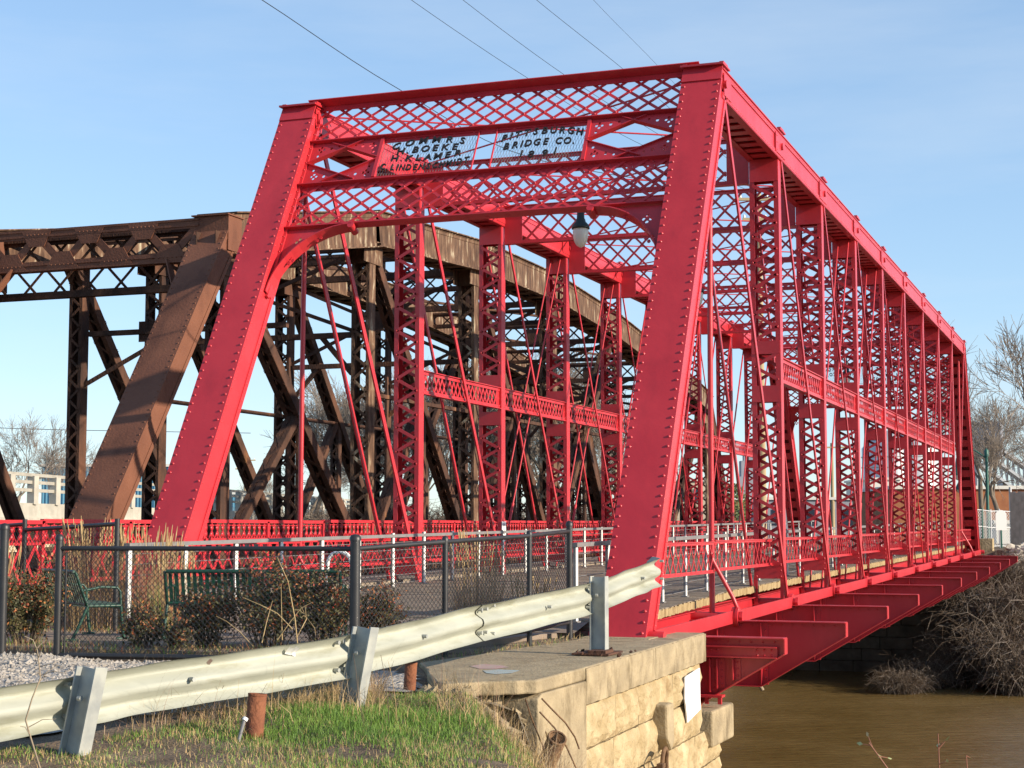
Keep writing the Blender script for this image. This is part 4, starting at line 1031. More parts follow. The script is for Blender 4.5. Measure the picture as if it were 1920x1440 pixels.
tag(scatter_stones("gravel_stones", [(-7.5,-12.5),(-1,-13.5),(-.2,-11.8),(-1.2,-10.0),(-5,-10.0),(-7.5,-9.4)], 9000, .012, .03, 3, ROCKD), "loose pale crushed stone spread before the black fence", "gravel", kind="stuff")
tag(scatter_stones("rubble", [(-.1,-11.1),(.5,-11.0),(1.0,-10.9),(1.25,-11.3),(1.0,-12.0),(.3,-11.9)], 700, .02, .06, 5, CONC), "broken concrete rubble washed out below the slab edge", "rubble", kind="stuff")

def blades(name, X, Y, Z, H, W, seed, mats, lean=.5, mi=None, segs=2, dirbias=None):
    """many thin curved ribbons, each rooted at X,Y,Z"""
    r = np.random.default_rng(seed); n = len(X); th = r.uniform(0,2*PI,n); ln = np.abs(r.normal(0,lean,n)); ph = r.uniform(0,2*PI,n)
    dx, dy = np.cos(th), np.sin(th); sx, sy = np.cos(ph), np.sin(ph)
    if dirbias is not None: dx = dx+dirbias[0]; dy = dy+dirbias[1]
    vs = np.zeros((n,(segs+1)*2,3))
    for i in range(segs+1):
        t = i/segs; off = ln*H*t*t; w_ = W*(1-t*.85)*.5; z = Z+H*t*np.sqrt(np.clip(1-.5*(ln*t)**2,.2,1))
        for j, s in enumerate((-1,1)): vs[:,2*i+j] = np.stack([X+dx*off+s*sx*w_, Y+dy*off+s*sy*w_, z], -1)
    q = np.array([(2*i,2*i+1,2*i+3,2*i+2) for i in range(segs)]); fs = q[None]+((segs+1)*2)*np.arange(n)[:,None,None]
    me = bpy.data.meshes.new(name); me.from_pydata(vs.reshape(-1,3).tolist(), [], fs.reshape(-1,4).tolist())
    for m in mats: me.materials.append(m)
    if mi is not None: me.polygons.foreach_set("material_index", np.repeat(mi,segs).astype(np.int32))
    me.update(); o = bpy.data.objects.new(name, me); COL.objects.link(o); return o
GRSP = [(-1.9,-17.4),(-1.1,-15.9),(-.45,-15.0),(-.55,-13.7),(-.3,-12.6),(.1,-12.0),(.9,-11.4),(1.6,-11.2),(2.6,-12.2),(3.4,-14.5),(3.6,-17),(1.5,-19),(-.5,-19)]
r = np.random.default_rng(8); n = 190000
X = r.uniform(-2,3.7,n); Y = r.uniform(-19,-11,n); k = inpoly(X,Y,GRSP)
dens = .5+.5*np.sin(X*2.3+1.1*np.sin(Y*1.9))*np.sin(Y*2.1+.7*np.sin(X*2.7)); gsp = np.clip(1.25*np.exp(-(((X-.55)/1.0)**2+((Y+13.6)/1.3)**2)),0,1)
bare = .5+.5*np.sin(X*3.7+2*np.sin(Y*2.9))*np.sin(Y*3.3+1.7*np.sin(X*2.2)+.6)
k &= r.random(n) < np.clip(.75*dens+.75*gsp-.55*(bare < .33)*(1-.6*gsp), .03, 1); X, Y, dens, gsp = X[k], Y[k], dens[k], gsp[k]; n = len(X)
mi = np.where(r.random(n) < np.clip(.66-.35*dens-.55*gsp, .04, .9), 1, 0)
tag(blades("grass", X, Y, ground_z(X,Y)-.005, r.uniform(.022,.06,n)*(1+.55*gsp), r.uniform(.004,.008,n), 4, [GRASSM, STRAW], .7, mi), "short green grass mixed with straw on the bank below the guardrail", "grass", kind="stuff")
n = 2400; X = np.concatenate([r.uniform(.4,2.3,1500), r.normal(-.75,.25,500), r.normal(.35,.3,400)]); Y = np.concatenate([r.uniform(-13.2,-11.4,1500), r.normal(-14.3,.35,500), r.normal(-12.4,.3,400)])
PV = lambda x, y: ~((np.abs(x-(-.02+.443*(-11.5-y))) < .24) & (y > -13.6) & (y < -11.3))
kk_ = PV(X,Y) & ~((np.abs(X-(.55+.39*(-11.2-Y))) < .55) & (Y > -12.7)); X, Y = X[kk_], Y[kk_]; n = len(X)
tag(blades("long_dry_grass", X, Y, ground_z(X,Y)-.01, r.uniform(.22,.52,n), r.uniform(.0025,.005,n), 24, [STRAW, STRAWR, TWIGP], 1.15, r.integers(0,3,n), 4, (.5,-.3)), "long bleached dead grass lying down the bank toward the river", "grass", kind="stuff")
mb = MB(); rw = random.Random(31)
for i in range(150):
    x, y = rw.choice(((rw.gauss(-.55,.3),rw.gauss(-14.2,.4)),(rw.gauss(.25,.35),rw.gauss(-12.8,.4)),(rw.uniform(.4,1.8),rw.uniform(-13,-11.6)))); p = V((x,y,gz(x,y)-.02)); h = rw.uniform(.12,.42)*(.3 if (abs(x-(.55+.39*(-11.2-y))) < .5 and y > -12.6) or not PV(np.float64(x),np.float64(y)) else 1); d_ = V((rw.gauss(0,.35),rw.gauss(0,.35),1)); m_ = p+d_*h*.5+V((rw.gauss(0,.02),0,0)); e = p+d_*h; mb.tube([p,m_,e], [.0028,.0022,.001], 4, rw.choice((0,1)))
    for _ in range(2): b = p.lerp(e, rw.uniform(.4,.9)); mb.tube([b,b+V((rw.gauss(0,.06),rw.gauss(0,.06),rw.uniform(.02,.09)))], [.0016,.0008], 3, 0)
tag(mb.build("dead_weeds", [TWIG, TWIGP]), "thin dead weed stems scattered over the bank", "weeds", kind="stuff")
n = 3600; X = np.concatenate([r.normal(.0,.35,1500), r.normal(-.55,.35,1100), r.uniform(.5,2.4,1000)]); Y = np.concatenate([r.normal(-12.9,.5,1500), r.normal(-13.5,.6,1100), r.uniform(-13.8,-11.2,1000)])
kk_ = PV(X,Y); X, Y = X[kk_], Y[kk_]; n = len(X)
tag(blades("dry_grass", X, Y, ground_z(X,Y)-.01, r.uniform(.12,.34,n), r.uniform(.003,.006,n), 14, [STRAW], .95, None, 3), "straw coloured dead grass around the pipe stubs and guardrail posts", "grass", kind="stuff")
X = r.uniform(-1.9,.6,2600); Y = r.uniform(-9.6,-5,2600); k = inpoly(X,Y,[(-1.6,-9.9),(-.7,-9.6),(-.3,-6),(-.35,-4.9),(-.75,-5.0),(-1.1,-8.1)]); X, Y = X[k], Y[k]
tag(blades("weeds", X, Y, ground_z(X,Y)-.01, r.uniform(.03,.12,len(X)), r.uniform(.004,.010,len(X)), 15, [STRAW, GRASSM], .8, (r.random(len(X)) < .35).astype(int)), "sparse weeds along the foot of the fence beside the concrete slab", "weeds", kind="stuff")
X = r.uniform(-8.5,-1.6,9000); Y = r.uniform(-9.9,-6.2,9000); k = inpoly(X,Y,[(-8.4,-9.95),(-1.7,-9.6),(-1.2,-8.6),(-2.2,-8.5),(-7.8,-9.1)]) | ((Y > -7.1) & (X < -5.6)); X, Y = X[k], Y[k]
tag(blades("ground_cover", X, Y, ground_z(X,Y)+.05, r.uniform(.04,.13,len(X)), r.uniform(.006,.012,len(X)), 16, [GRASSM, STRAW, LEAFR], .8, r.choice([0,1,1,2],len(X))), "low yellow green ground cover and mulch around the benches", "ground cover", kind="stuff")

# ornamental grass clumps, each a thing
def grass_clump(name, label, x, y, rad, h, n, seed, mats, w=.008, group=None):
    r = np.random.default_rng(seed); a = r.uniform(0,2*PI,n); q = rad*np.sqrt(r.random(n)); X = x+np.cos(a)*q; Y = y+np.sin(a)*q
    t = thing(name, label, "ornamental grass", (x,y,gz(x,y)), 0, group); H = h*r.uniform(.45,1,n)
    o = blades("blades", X, Y, np.full(n, gz(x,y)), H, np.full(n,w), seed, mats, .28, r.integers(0,len(mats),n), 4); o.parent = t; o.matrix_parent_inverse = t.matrix_world.inverted()
    m2 = n//7; mb = MB(); rg = random.Random(seed)
    for i in range(m2):
        a = rg.uniform(0,2*PI); q = rad*.7*math.sqrt(rg.random()); p = V((x+math.cos(a)*q,y+math.sin(a)*q,gz(x,y))); d = V((math.cos(a)*rg.uniform(.02,.22),math.sin(a)*rg.uniform(.02,.22),1)); hh = h*rg.uniform(.85,1.15)
        e = p+d*hh; mb.tube([p,p+d*hh*.6,e+V((0,0,-.02))], [.003,.0025,.002], 4); f = e+V((d.x*.12,d.y*.12,.12)); mb.tube([e-d*.12,e,f], [.004,.009,.003], 5)
    o = mb.build("plumes", STRAW, t); return t
cl = [("tall straw coloured grass clump behind the nearest green bench end",(-7.05,-6.15),.42,1.30,520,[STRAW,STRAW,STRAWR]),
 ("tall straw coloured grass clump beside the left end post foot",(-6.55,-5.75),.40,1.20,480,[STRAW,STRAWR]),
 ("leaning straw grass clump in front of the left end post, nearest the handrail end",(-5.95,-6.0),.30,1.0,360,[STRAW,STRAW,GRASSM]),
 ("straw grass clump rising behind the black fence near the right end post",(-2.45,-3.65),.34,1.28,520,[STRAW,STRAWR]),
 ("smaller straw grass clump right of its taller neighbour behind the fence",(-1.75,-3.4),.22,.95,240,[STRAW]),
 ("pinkish fine grass clump behind the rose bush at the left edge",(-8.1,-7.2),.55,1.02,620,[STRAWR,STRAWR,STRAW])]
for i, (lb,(x,y),rad,h,n,ms) in enumerate(cl): grass_clump("grass_clump", lb, x, y, rad, h, n, 40+i, ms, .007, "ornamental grass clumps")

# rose bushes
def bush(label, c, rx, rz, n, seed, hips=1.0):
    r = np.random.default_rng(seed); rg = random.Random(seed); x, y = c; z0 = gz(x,y); t = thing("rose_bush", label, "shrub", (x,y,z0), 0, "rose bushes along the fence")
    mb = MB(); tips = []
    for i in range(int(26*rx/.4)+10):
        a = rg.uniform(0,2*PI); q = rx*rg.uniform(.2,1.0); hh = 2*rz*rg.uniform(.45,1.05)*math.sqrt(max(.1,1-.55*(q/rx)**2)); p = V((x+math.cos(a)*q*.25,y+math.sin(a)*q*.25,z0-.02)); e = V((x+math.cos(a)*q,y+math.sin(a)*q,z0+hh)); m_ = (p+e)/2+V((rg.uniform(-.05,.05),rg.uniform(-.05,.05),rz*.2))
        mb.tube([p,m_,e], [.007,.005,.003], 5); tips.append((p,m_,e))
        for _ in range(3):
            b = m_.lerp(e, rg.random()); f = b+V((rg.gauss(0,.10),rg.gauss(0,.10),rg.uniform(.02,.16)))*(rx/.4)**.5; mb.tube([b,f], [.003,.002], 4); tips.append((b,(b+f)/2,f))
    mb.build("stems", TWIG, t)
    P0 = np.array([[*a,*b,*c_] for a,b,c_ in tips]).reshape(-1,3,3); ii = r.integers(0,len(P0),n); u = r.uniform(.25,1,n)[:,None]
    C = np.where(u < .5, P0[ii,0]*(1-2*u)+P0[ii,1]*2*u, P0[ii,1]*(2-2*u)+P0[ii,2]*(2*u-1))+r.normal(0,.042,(n,3))
    A = r.normal(0,1,(n,3)); A /= np.linalg.norm(A,axis=1)[:,None]; B = np.cross(A, r.normal(0,1,(n,3))); B /= np.linalg.norm(B,axis=1)[:,None]; s = r.uniform(.014,.03,n)[:,None]
    vs = np.stack([C-A*s, C+B*s*.55, C+A*s, C-B*s*.55], 1); top = (C[:,2]-z0)/(2*rz)
    mi = np.where(r.random(n) < .07+.34*np.clip(top,0,1)**2, 1, 0)
    me = bpy.data.meshes.new("leaves"); me.from_pydata(vs.reshape(-1,3).tolist(), [], np.arange(4*n).reshape(-1,4).tolist()); me.materials.append(LEAFG); me.materials.append(LEAFR); me.polygons.foreach_set("material_index", mi.astype(np.int32)); me.update()
    o = bpy.data.objects.new("leaves", me); COL.objects.link(o); o.parent = t; o.matrix_parent_inverse = t.matrix_world.inverted()
    mb = MB()
    for i in range(int(n/60*hips)):
        a,b,e = tips[rg.randrange(len(tips))]; p = b.lerp(e, rg.uniform(.5,1))+V((rg.gauss(0,.03),rg.gauss(0,.03),rg.gauss(0,.03))); hull(mb, p, rg.uniform(.009,.017), rg, 8)
    mb.build("rose_hips", HIPR, t); return t
def gp(px, py, d): p = at(px,py,d); return (p.x,p.y)
bush("big rose bush with orange leaves at the left edge of the picture", gp(45,1180,19.6), .55, .52, 5200, 1)
bush("smallest rose bush, alone in front of the bench end", gp(268,1210,18.9), .27, .27, 1600, 2, .4)
bush("low rose bush before the left end of the long bench", gp(388,1215,19.0), .40, .36, 3000, 3)
bush("tall rose bush in front of the middle of the long bench", gp(505,1220,18.8), .50, .50, 5200, 4, 1.3)
bush("rose bush dotted with red hips left of the fence corner post", gp(610,1220,18.8), .46, .48, 4600, 5, 1.5)
bush("rose bush spilling behind the wire right of the fence corner post", gp(712,1205,19.2), .34, .38, 2600, 6)
bush("little rose bush by the bench leg, under the left slats", gp(330,1218,18.6), .2, .2, 900, 7, .5)

# dry stalks, vine and sapling
def stalk(label, pts, r0, m, name="dry_stalk", cat="weed", side=0, seed=0, group=None):
    mb = MB(); mb.tube(pts, [r0*(1-.6*i/(len(pts)-1)) for i in range(len(pts))], 5); rg = random.Random(seed)
    for _ in range(side):
        i = rg.randrange(1,len(pts)); b = pts[i-1].lerp(pts[i], rg.random()); e = b+V((rg.gauss(0,.09),rg.gauss(0,.05),rg.uniform(-.02,.12))); mb.tube([b,(b+e)/2+V((0,0,.02)),e], [r0*.5,r0*.4,r0*.25], 4)
    return tag(mb.build(name, m), label, cat, group)
def P3(l, d): return [at(x,y,d) for x,y in l]
SG = "dead weed stalks by the guardrail"
stalk("tallest straw stalk leaning left over the rose bushes", P3([(561,1240),(553,1160),(540,1090),(520,1045)],15.6), .007, STRAW, group=SG)
stalk("bent straw stalk crossing the rose bush to the left", P3([(549,1180),(520,1150),(490,1135),(455,1120)],15.8), .005, STRAW, group=SG)
stalk("straight straw stalk standing up before the rose bush", P3([(529,1200),(528,1150),(527,1095)],15.8), .005, STRAW, group=SG)
stalk("short straw stalk slanting right by the long stalk", P3([(491,1205),(500,1165),(511,1126)],15.8), .006, STRAW, group=SG)
stalk("drooping straw grass head right of the tall stalk", P3([(556,1196),(575,1160),(570,1150),(590,1178),(592,1190)],15.7), .005, STRAW, side=6, seed=4, group=SG)
stalk("straw stalk arching right with bent tip", P3([(520,1200),(545,1165),(565,1140),(586,1129)],15.7), .005, STRAW, group=SG)
stalk("thin straw stalk low at left before the dark bush", P3([(475,1212),(450,1185),(425,1165),(405,1155)],15.8), .004, STRAW, group=SG)
stalk("crooked bare vine hanging over the left end of the guardrail", P3([(75,1440),(58,1385),(48,1350),(60,1310),(76,1270),(70,1220),(62,1200),(46,1193)],9.6), .006, TWIGP, "bare_vine", "vine", 7, 3)
stalk("fork twig of the vine by the fence gravel", P3([(70,1215),(76,1208),(85,1201)],9.6), .005, TWIGP, "bare_vine", "vine")
stalk("dark thin weed stem standing before the middle guardrail post", P3([(694,1440),(684,1370),(672,1310),(668,1262),(662,1225)],12.2), .004, TWIG, group=SG)
stalk("dark thin weed stem right of the middle guardrail post", P3([(731,1420),(728,1330),(722,1270),(714,1228)],12.4), .004, TWIG, group=SG)
stalk("pale thin weed stem farthest right in the grass", P3([(748,1400),(742,1320),(735,1270),(728,1240)],12.5), .0035, STRAW, group=SG)
for i,(px,lb) in enumerate(((470,"left of three short dead stems on the lawn"),(650,"middle of three short dead stems on the lawn"),(820,"right of three short dead stems on the lawn"))):
    stalk(lb, P3([(px,1440),(px-4,1400),(px-9+i*7,1370)],11.6), .004, STRAW, group=SG, side=2, seed=i)
def sapling(label, px, py, d, h, seed):
    b = at(px,py,d); rg = random.Random(seed); t = thing("sapling", label, "plant", (b.x,b.y,b.z-h)); mb = MB(); lf = MB()
    pts = [V((b.x+rg.gauss(0,.02)*i,b.y,b.z-h+h*i/5)) for i in range(6)]; mb.tube(pts, [.010,.009,.007,.006,.004,.003], 6)
    for _ in range(int(16*h)):
        q = rg.uniform(.55,1); p = pts[min(4,int(q*5))].lerp(pts[min(5,int(q*5)+1)], q*5%1); d_ = V((rg.gauss(0,1),rg.gauss(0,1),rg.gauss(.2,.6))).normalized(); e = p+d_*rg.uniform(.03,.09); mb.tube([p,e], [.003,.002], 4)
        u = d_; s = u.cross(V((rg.gauss(0,1),rg.gauss(0,1),rg.gauss(0,1)))).normalized(); L = rg.uniform(.03,.055); lf.add([e,e+u*L*.5+s*L*.28,e+u*L,e+u*L*.5-s*L*.28], [(0,1,2,3)], rg.choice((0,0,1,2)))
    mb.build("stem", mat("reddish_stem",(.2,.07,.04),(.28,.11,.06)) if "reddish_stem" not in bpy.data.materials else bpy.data.materials["reddish_stem"], t); lf.build("leaves", [SAPL, STRAW, LEAFG], t)
SAPL = mat("pale_leaf", (.25,.27,.10), (.42,.42,.2), .6, 5)
sapling("taller leafy sapling at the lower right against the river", 1768, 1376, 9, 1.5, 3)
sapling("shorter leafy sapling left of the taller one at lower right", 1708, 1396, 9, 1.45, 5)
sapling("small leafy sapling right of the taller one at lower right", 1798, 1416, 9, 1.4, 8)
mb = MB(); mb.tube(P3([(1406,1262),(1415,1276),(1424,1284),(1430,1294)],41), [.05,.06,.055,.05], 7); tag(mb.build("driftwood", TWIGP), "pale broken branch sticking up from the river under the bridge", "branch")

# ------------------------------------------------------------------ bare trees
top_h = {}
def bare_tree_proto(seed, h, spread=.5, trunk_r=.16, maxlev=5, split=3, twr=.011):
    rg = random.Random(seed); tr = MB(); cr = MB(); cnt = [0]
    def grow(p, d, L, r_, lev):
        n = 4 if lev < 2 else 3; pts = [p]; q = V(p); dd = V(d)
        for i in range(n):
            dd = (dd+V((rg.gauss(0,.13),rg.gauss(0,.13),rg.gauss(.03,.06)))).normalized(); q = q+dd*L/n; pts.append(V(q))
        r1 = max(twr*.6, r_*(.62 if lev < maxlev else .4)); rs_ = [r_+(r1-r_)*i/n for i in range(n+1)]
        (tr if lev < 2 else cr).tube(pts, rs_, 7 if lev < 1 else (5 if lev < 2 else 3), cap=False)
        if lev >= maxlev: return
        k = split+(1 if lev in (1,2,3,4) else 0)+(rg.random() < .6)
        for i in range(k):
            t = rg.uniform(.30 if lev else .42, 1) if i else 1.0; j = min(n-1, int(t*n)); b = pts[j].lerp(pts[j+1], t*n-j)
            ax = dd.cross(V((rg.gauss(0,1),rg.gauss(0,1),rg.gauss(0,1)))).normalized(); an = rg.uniform(.25,.25+spread*1.3) if i else rg.uniform(.05,.3)
            nd = (Matrix.Rotation(an, 3, ax) @ dd); nd.z += .12; nd.normalize()
            grow(b, nd, L*rg.uniform(.55,.82), max(twr*.8, r1*rg.uniform(.55,.9)), lev+1)
    grow(V((0,0,-.2)), V((rg.gauss(0,.05),rg.gauss(0,.05),1)).normalized(), h*.33, trunk_r, 0)
    t = thing("bare_tree", "x", "tree", (0,0,0)); top_h[t.name] = max(v[2] for v in cr.v); local(tr, "trunk", BARK, t); local(cr, "crown", TWIGF, t); return t
T1 = bare_tree_proto(3, 9.5, .50, .16, 5, 3); T2 = bare_tree_proto(12, 9, .65, .14, 5, 3); T3 = bare_tree_proto(21, 10, .42, .15, 5, 3)
EXTRA = 1
used = set()
def place_tree(proto, px, d, h, label, rz, group):
    p = at(px, 992, d); sc_ = h/top_h[proto.name]
    o = proto if proto not in used else dup(proto, (0,0,0)); used.add(proto)
    o.location = (p.x,p.y,gz(p.x,p.y)); o.rotation_euler = (0,0,rz); o.scale = (sc_,)*3; o["label"] = label; o["group"] = group
G1 = "bare winter trees beyond the river"
tl = [(20,92,8.0,T1,"bare tree over the left edge of the concrete viaduct"),(92,120,7.5,T2,"low bare tree left of the blue shed roof"),
 (490,150,6.0,T2,"bare tree between the leaning rusty diagonals at left"),(560,118,9.5,T1,"bare tree just right of the red left hanger"),(612,135,11,T3,"bare tree seen in the gap before the first rusty main post"),
 (655,112,11,T2,"wide bare tree left of the first rusty main post"),(715,128,12,T1,"bare tree hidden between the rusty post and the first red post"),(800,118,12.5,T3,"bare tree just right of the first red left post"),
 (850,104,12,T2,"dense bare tree between first and second red left posts"),(905,126,13,T1,"bare tree behind the second red left post"),(965,108,12.5,T3,"bare tree right of the second red left post"),
 (1010,122,12,T2,"bare tree left of the third red left post"),(1065,106,11.5,T1,"bare tree behind the third red left post"),(1110,118,12,T3,"bare tree between third and fourth red left posts"),
 (1155,108,10.5,T2,"bare tree touching the left side of the right end post"),(1205,128,9,T1,"bare tree just behind the right end post"),
 (1842,88,12.4,T3,"tall bare tree nearest the far portal of the red bridge"),(1908,86,12.6,T1,"tall bare tree at the right edge by the wooden fence"),(1880,112,10.5,T2,"lower bare tree between the two tall ones at right"),(1950,98,10,T3,"bare tree cut off by the right edge")]
tl += [(585,98,9.5,T2,"small bare tree right beside the red left hanger, below the bracket"),(636,104,10.5,T1,"bare tree seen between the two long red diagonal bars"),(690,98,11.5,T3,"bare tree directly behind the first rusty main post"),
 (740,100,11.5,T1,"bare tree directly behind the first red left post"),(775,96,11,T2,"bare tree at the start of the red lattice girt"),(828,98,12,T1,"bare tree under the first panel of the red lattice girt"),(880,96,12,T3,"bare tree behind the second rusty main post"),
 (940,98,12,T2,"bare tree at the white notice plate"),(990,96,12,T1,"bare tree under the second panel of the red lattice girt"),(1040,98,11.5,T3,"bare tree just left of the third red left post's foot"),(1090,96,11,T2,"bare tree under the third panel of the red lattice girt"),(1135,96,10.5,T1,"bare tree behind the fourth red left post's foot")]
for i, (px,d,h,pt,lb) in enumerate(tl): place_tree(pt, px, d, h, lb, i*1.7, G1)
# brambles: tangled arching stems
def bramble_proto(seed, n, R, H):
    rg = random.Random(seed); mb = MB()
    for i in range(n):
        a = rg.uniform(0,2*PI); q = R*math.sqrt(rg.random())*.7; p = V((math.cos(a)*q,math.sin(a)*q,-.3)); b = rg.uniform(0,2*PI); L = rg.uniform(.5,1.3)*R; hh = H*rg.uniform(.4,1.1)
        m_ = p+V((math.cos(b)*L*.35,math.sin(b)*L*.35,hh+.3)); e = p+V((math.cos(b)*L,math.sin(b)*L,hh*rg.uniform(.1,.9)))
        pts = [p.lerp(m_,t)*(1-t)+m_.lerp(e,t)*t for t in (0,.25,.5,.75,1)]
        mb.tube(pts, [.014,.012,.009,.007,.004], 3, rg.choice((0,0,0,1)), cap=False)
        for _ in range(4):
            k = rg.randrange(1,4); c = pts[k]; f = c+V((rg.gauss(0,.25),rg.gauss(0,.25),rg.gauss(.05,.2))); mb.tube([c,f], [.008,.004], 3, rg.choice((0,0,1)), cap=False)
    t = thing("bramble", "x", "shrub", (0,0,0)); local(mb, "stems", [TWIGB, TWIGF], t); return t
B1 = bramble_proto(1, 420, 1.5, 2.2); B2 = bramble_proto(2, 420, 1.6, 2.0)
bl = [(1735,1290,55.5,B1,.7,"bramble thicket lowest on the far bank, at the water's edge"),(1775,1262,56.5,B2,.85,"bramble thicket above the lowest one on the far bank"),(1828,1285,56,B1,1.15,"bramble thicket overhanging the water toward the right"),
 (1895,1255,57,B2,1.25,"bramble thicket at the right picture edge above the water"),(1815,1225,58,B2,.85,"bramble thicket in front of the right end of the dark abutment"),(1862,1195,59,B1,1.15,"bramble thicket in the middle of the far bank"),
 (1918,1175,60,B2,1.15,"bramble thicket right of the middle one, near the frame edge"),(1896,1120,62,B1,1.0,"bramble thicket just under the pale riprap"),(1690,1300,55,B2,.6,"small bramble thicket trailing in the water"),(1922,1300,56,B1,1.1,"bramble thicket in the lower right corner of the far bank")]
def hit(px, py):
    for k in range(400):
        d = 25+k*.25; p = at(px,py,d)
        if p.z <= max(gz(p.x,p.y), -4.65): return p
    return p
used_b = set()
for i,(px,py,d,pt,sc_,lb) in enumerate(bl):
    p = hit(px,py); o = pt if pt not in used_b else dup(pt, (0,0,0)); used_b.add(pt)
    o.location = (p.x,p.y,max(gz(p.x,p.y),-4.7)+.05); o.rotation_euler = (0,0,i*2.1); o.scale = (sc_,)*3; o["label"] = lb; o["group"] = "brambles on the far bank"
for i,(px,d,sc_,lb) in enumerate(((560,96,1.3,"scrub thicket behind the left red hanger"),(640,92,1.4,"scrub thicket left of the first rusty main post"),(720,98,1.5,"scrub thicket behind the first red post"),(835,90,1.5,"scrub thicket between first and second red posts"),(930,94,1.4,"scrub thicket by the second red post"),(1010,90,1.4,"scrub thicket before the third red post"),(1100,94,1.4,"scrub thicket between the third and fourth red posts"),(1172,92,1.3,"scrub thicket beside the right end post"))):
    p = at(px,992,d); o = dup((B1,B2)[i%2], (p.x,p.y,gz(p.x,p.y)), i*1.3, lb, "scrub thickets beyond the river", sc_)
# riprap
r9 = random.Random(9); mb = MB()
for i in range(620):
    px = r9.uniform(1850,1990); py = 0
    d = r9.uniform(62,76); p = at(px, 992, d); z = gz(p.x,p.y)
    if z < -2.6 or p.y < 40 or p.x < 1.5: continue
    hull(mb, (p.x,p.y,z+.05), r9.uniform(.12,.38), r9, 9, 0, (1.2,1,.75))
tag(mb.build("riprap", ROCK), "pale broken riprap stones heaped on the far bank at right", "rocks", kind="stuff")
mb = MB(); p = at(1842,1025,71); mb.box((p.x,p.y,p.z),(.9,.9,.7)); mb.box((p.x+1.6,p.y+.5,p.z-.35),(2.2,.8,.3)); o = mb.build("stone_block", STONE); tag(o, "squared pale stone blocks at the far end post's foot", "stone")

CONCP = mat('parapet_concrete', (.30,.28,.24), (.38,.36,.31), .9, 2)
# ------------------------------------------------------------------ road viaduct at left
VD = thing("viaduct", "pale concrete road viaduct with white slatted parapet passing behind the rusty bridge", "viaduct", (-48,50,0))
va, vb = V((-40.5,18,0)), V((-66,125,0)); vd = (vb-va).normalized(); vn = V((vd.y,-vd.x,0)); VL = (vb-va).length
mb = MB(); mb.beam(va+V((0,0,2.0)), vb+V((0,0,2.0)), 8, .9, (0,0,1)); mb.build("girder", CONCD, VD)
mb = MB(); mb.beam(va+vn*4.1+V((0,0,1.72)), vb+vn*4.1+V((0,0,1.72)), .2, .14, (0,0,1)); mb.build("ledge", CONCD, VD)
for z in (3.05,3.42,3.76): 
    mb = MB(); mb.beam(va+vn*3.9+V((0,0,z)), vb+vn*3.9+V((0,0,z)), .12, .15, (0,0,1)); mb.build("parapet_rail", CONCP, VD)
k = 0
while k < VL:
    q = va+vd*k+vn*3.92; mb = MB(); mb.beam(q+V((0,0,2.4)), q+V((0,0,3.72)), .34, .4, (1,0,0)); mb.build("parapet_post", CONCD, VD); k += 2.6
for k in (8,30,52,74,96):
    q = va+vd*k; mb = MB(); mb.beam(q+V((0,0,-1)), q+V((0,0,1.6)), 6, 1.2, tuple(vd)); mb.build("pier", CONCD, VD)
mb = MB(); mb.beam(va+vn*1+V((0,0,.6)), vb+vn*1+V((0,0,.6)), .5, 2.4, (0,0,1)); mb.build("retaining_wall", TAN, VD)

# ------------------------------------------------------------------ buildings beyond the river
def building(name, label, px0, px1, d, zt, m, rows=0, cols=0, roof=None, depth=12, z0=-.5, wm=None, stripes=0):
    a, b = at(px0,992,d), at(px1,992,d); c = (a+b)/2; t = thing(name, label, "building", (c.x,c.y,0), YAW); L = (b-a).length
    mb = MB(); mb.box((0,depth/2,(zt+z0)/2),(L,depth,zt-z0)); 
    if stripes:
        for i in range(stripes): mb.box((-L/2+L*(i+.5)/stripes,-.04,(zt+z0)/2),(L/stripes*.3,.08,zt-z0-.1))
    local(mb, "wall", m, t)
    mb = MB(); mb.box((0,depth/2,zt+.12),(L+.4,depth+.4,.24)); local(mb, "roof", roof or PALE, t)
    for i in range(rows):
        for j in range(cols):
            w_ = L/cols*.55; h_ = (zt-1)/rows*.5; x = -L/2+L*(j+.5)/cols; z = 1+(zt-1)*(i+.45)/rows
            mb = MB(); mb.box((x,-.03,z),(w_,.06,h_)); f = local(mb, "window", wm or DGLASS, t)
    return t
building("metal_shed", "blue ribbed metal shed with white roof edge behind the viaduct", 76, 330, 150, 6.9, RBLUE, depth=18, stripes=40)
building("low_shed", "small blue building beyond the viaduct right of the red left end post", 400, 480, 170, 4.8, RBLUE, depth=12, stripes=14)
building("office_block", "tan flat roofed building with dark windows right of the right end post", 1225, 1345, 165, 6.0, TAN, 2, 5)
building("brick_block", "low red brick building behind the evergreen", 1335, 1440, 185, 4.5, BRICK, 1, 5)
building("grey_block", "grey blue warehouse seen between the middle red posts", 1440, 1640, 150, 3.9, GREYW, 1, 6)
building("pale_block", "pale narrow building between grey warehouse and brick building", 1632, 1690, 170, 6.3, PALE, 2, 2)
building("brick_warehouse", "long orange brick warehouse with pale roof edge behind the far portal", 1675, 2030, 118, 4.1, BRICK, depth=14)
building("garage", "white garage wall low before the orange brick warehouse at right", 1868, 1935, 108, 1.6, PALE, depth=5)
p = at(1404,992,420); t = thing("tower", "slender dark stepped tower far beyond the bridge", "tower", (p.x,p.y,0), YAW)
mb = MB(); mb.box((0,0,7),(5.2,5,15)); mb.box((0,0,16),(4,4,5)); mb.box((0,0,19.5),(2.4,2.4,4)); mb.tube([(0,0,21),(0,0,25)], .5, 6); local(mb, "shaft", GREYW, t)
mb = MB(); mb.lathe([(2.4,0),(2.4,.8),(1.2,2.2),(0,2.6)], (0,0,21), 12); local(mb, "dome", GREYW, t)
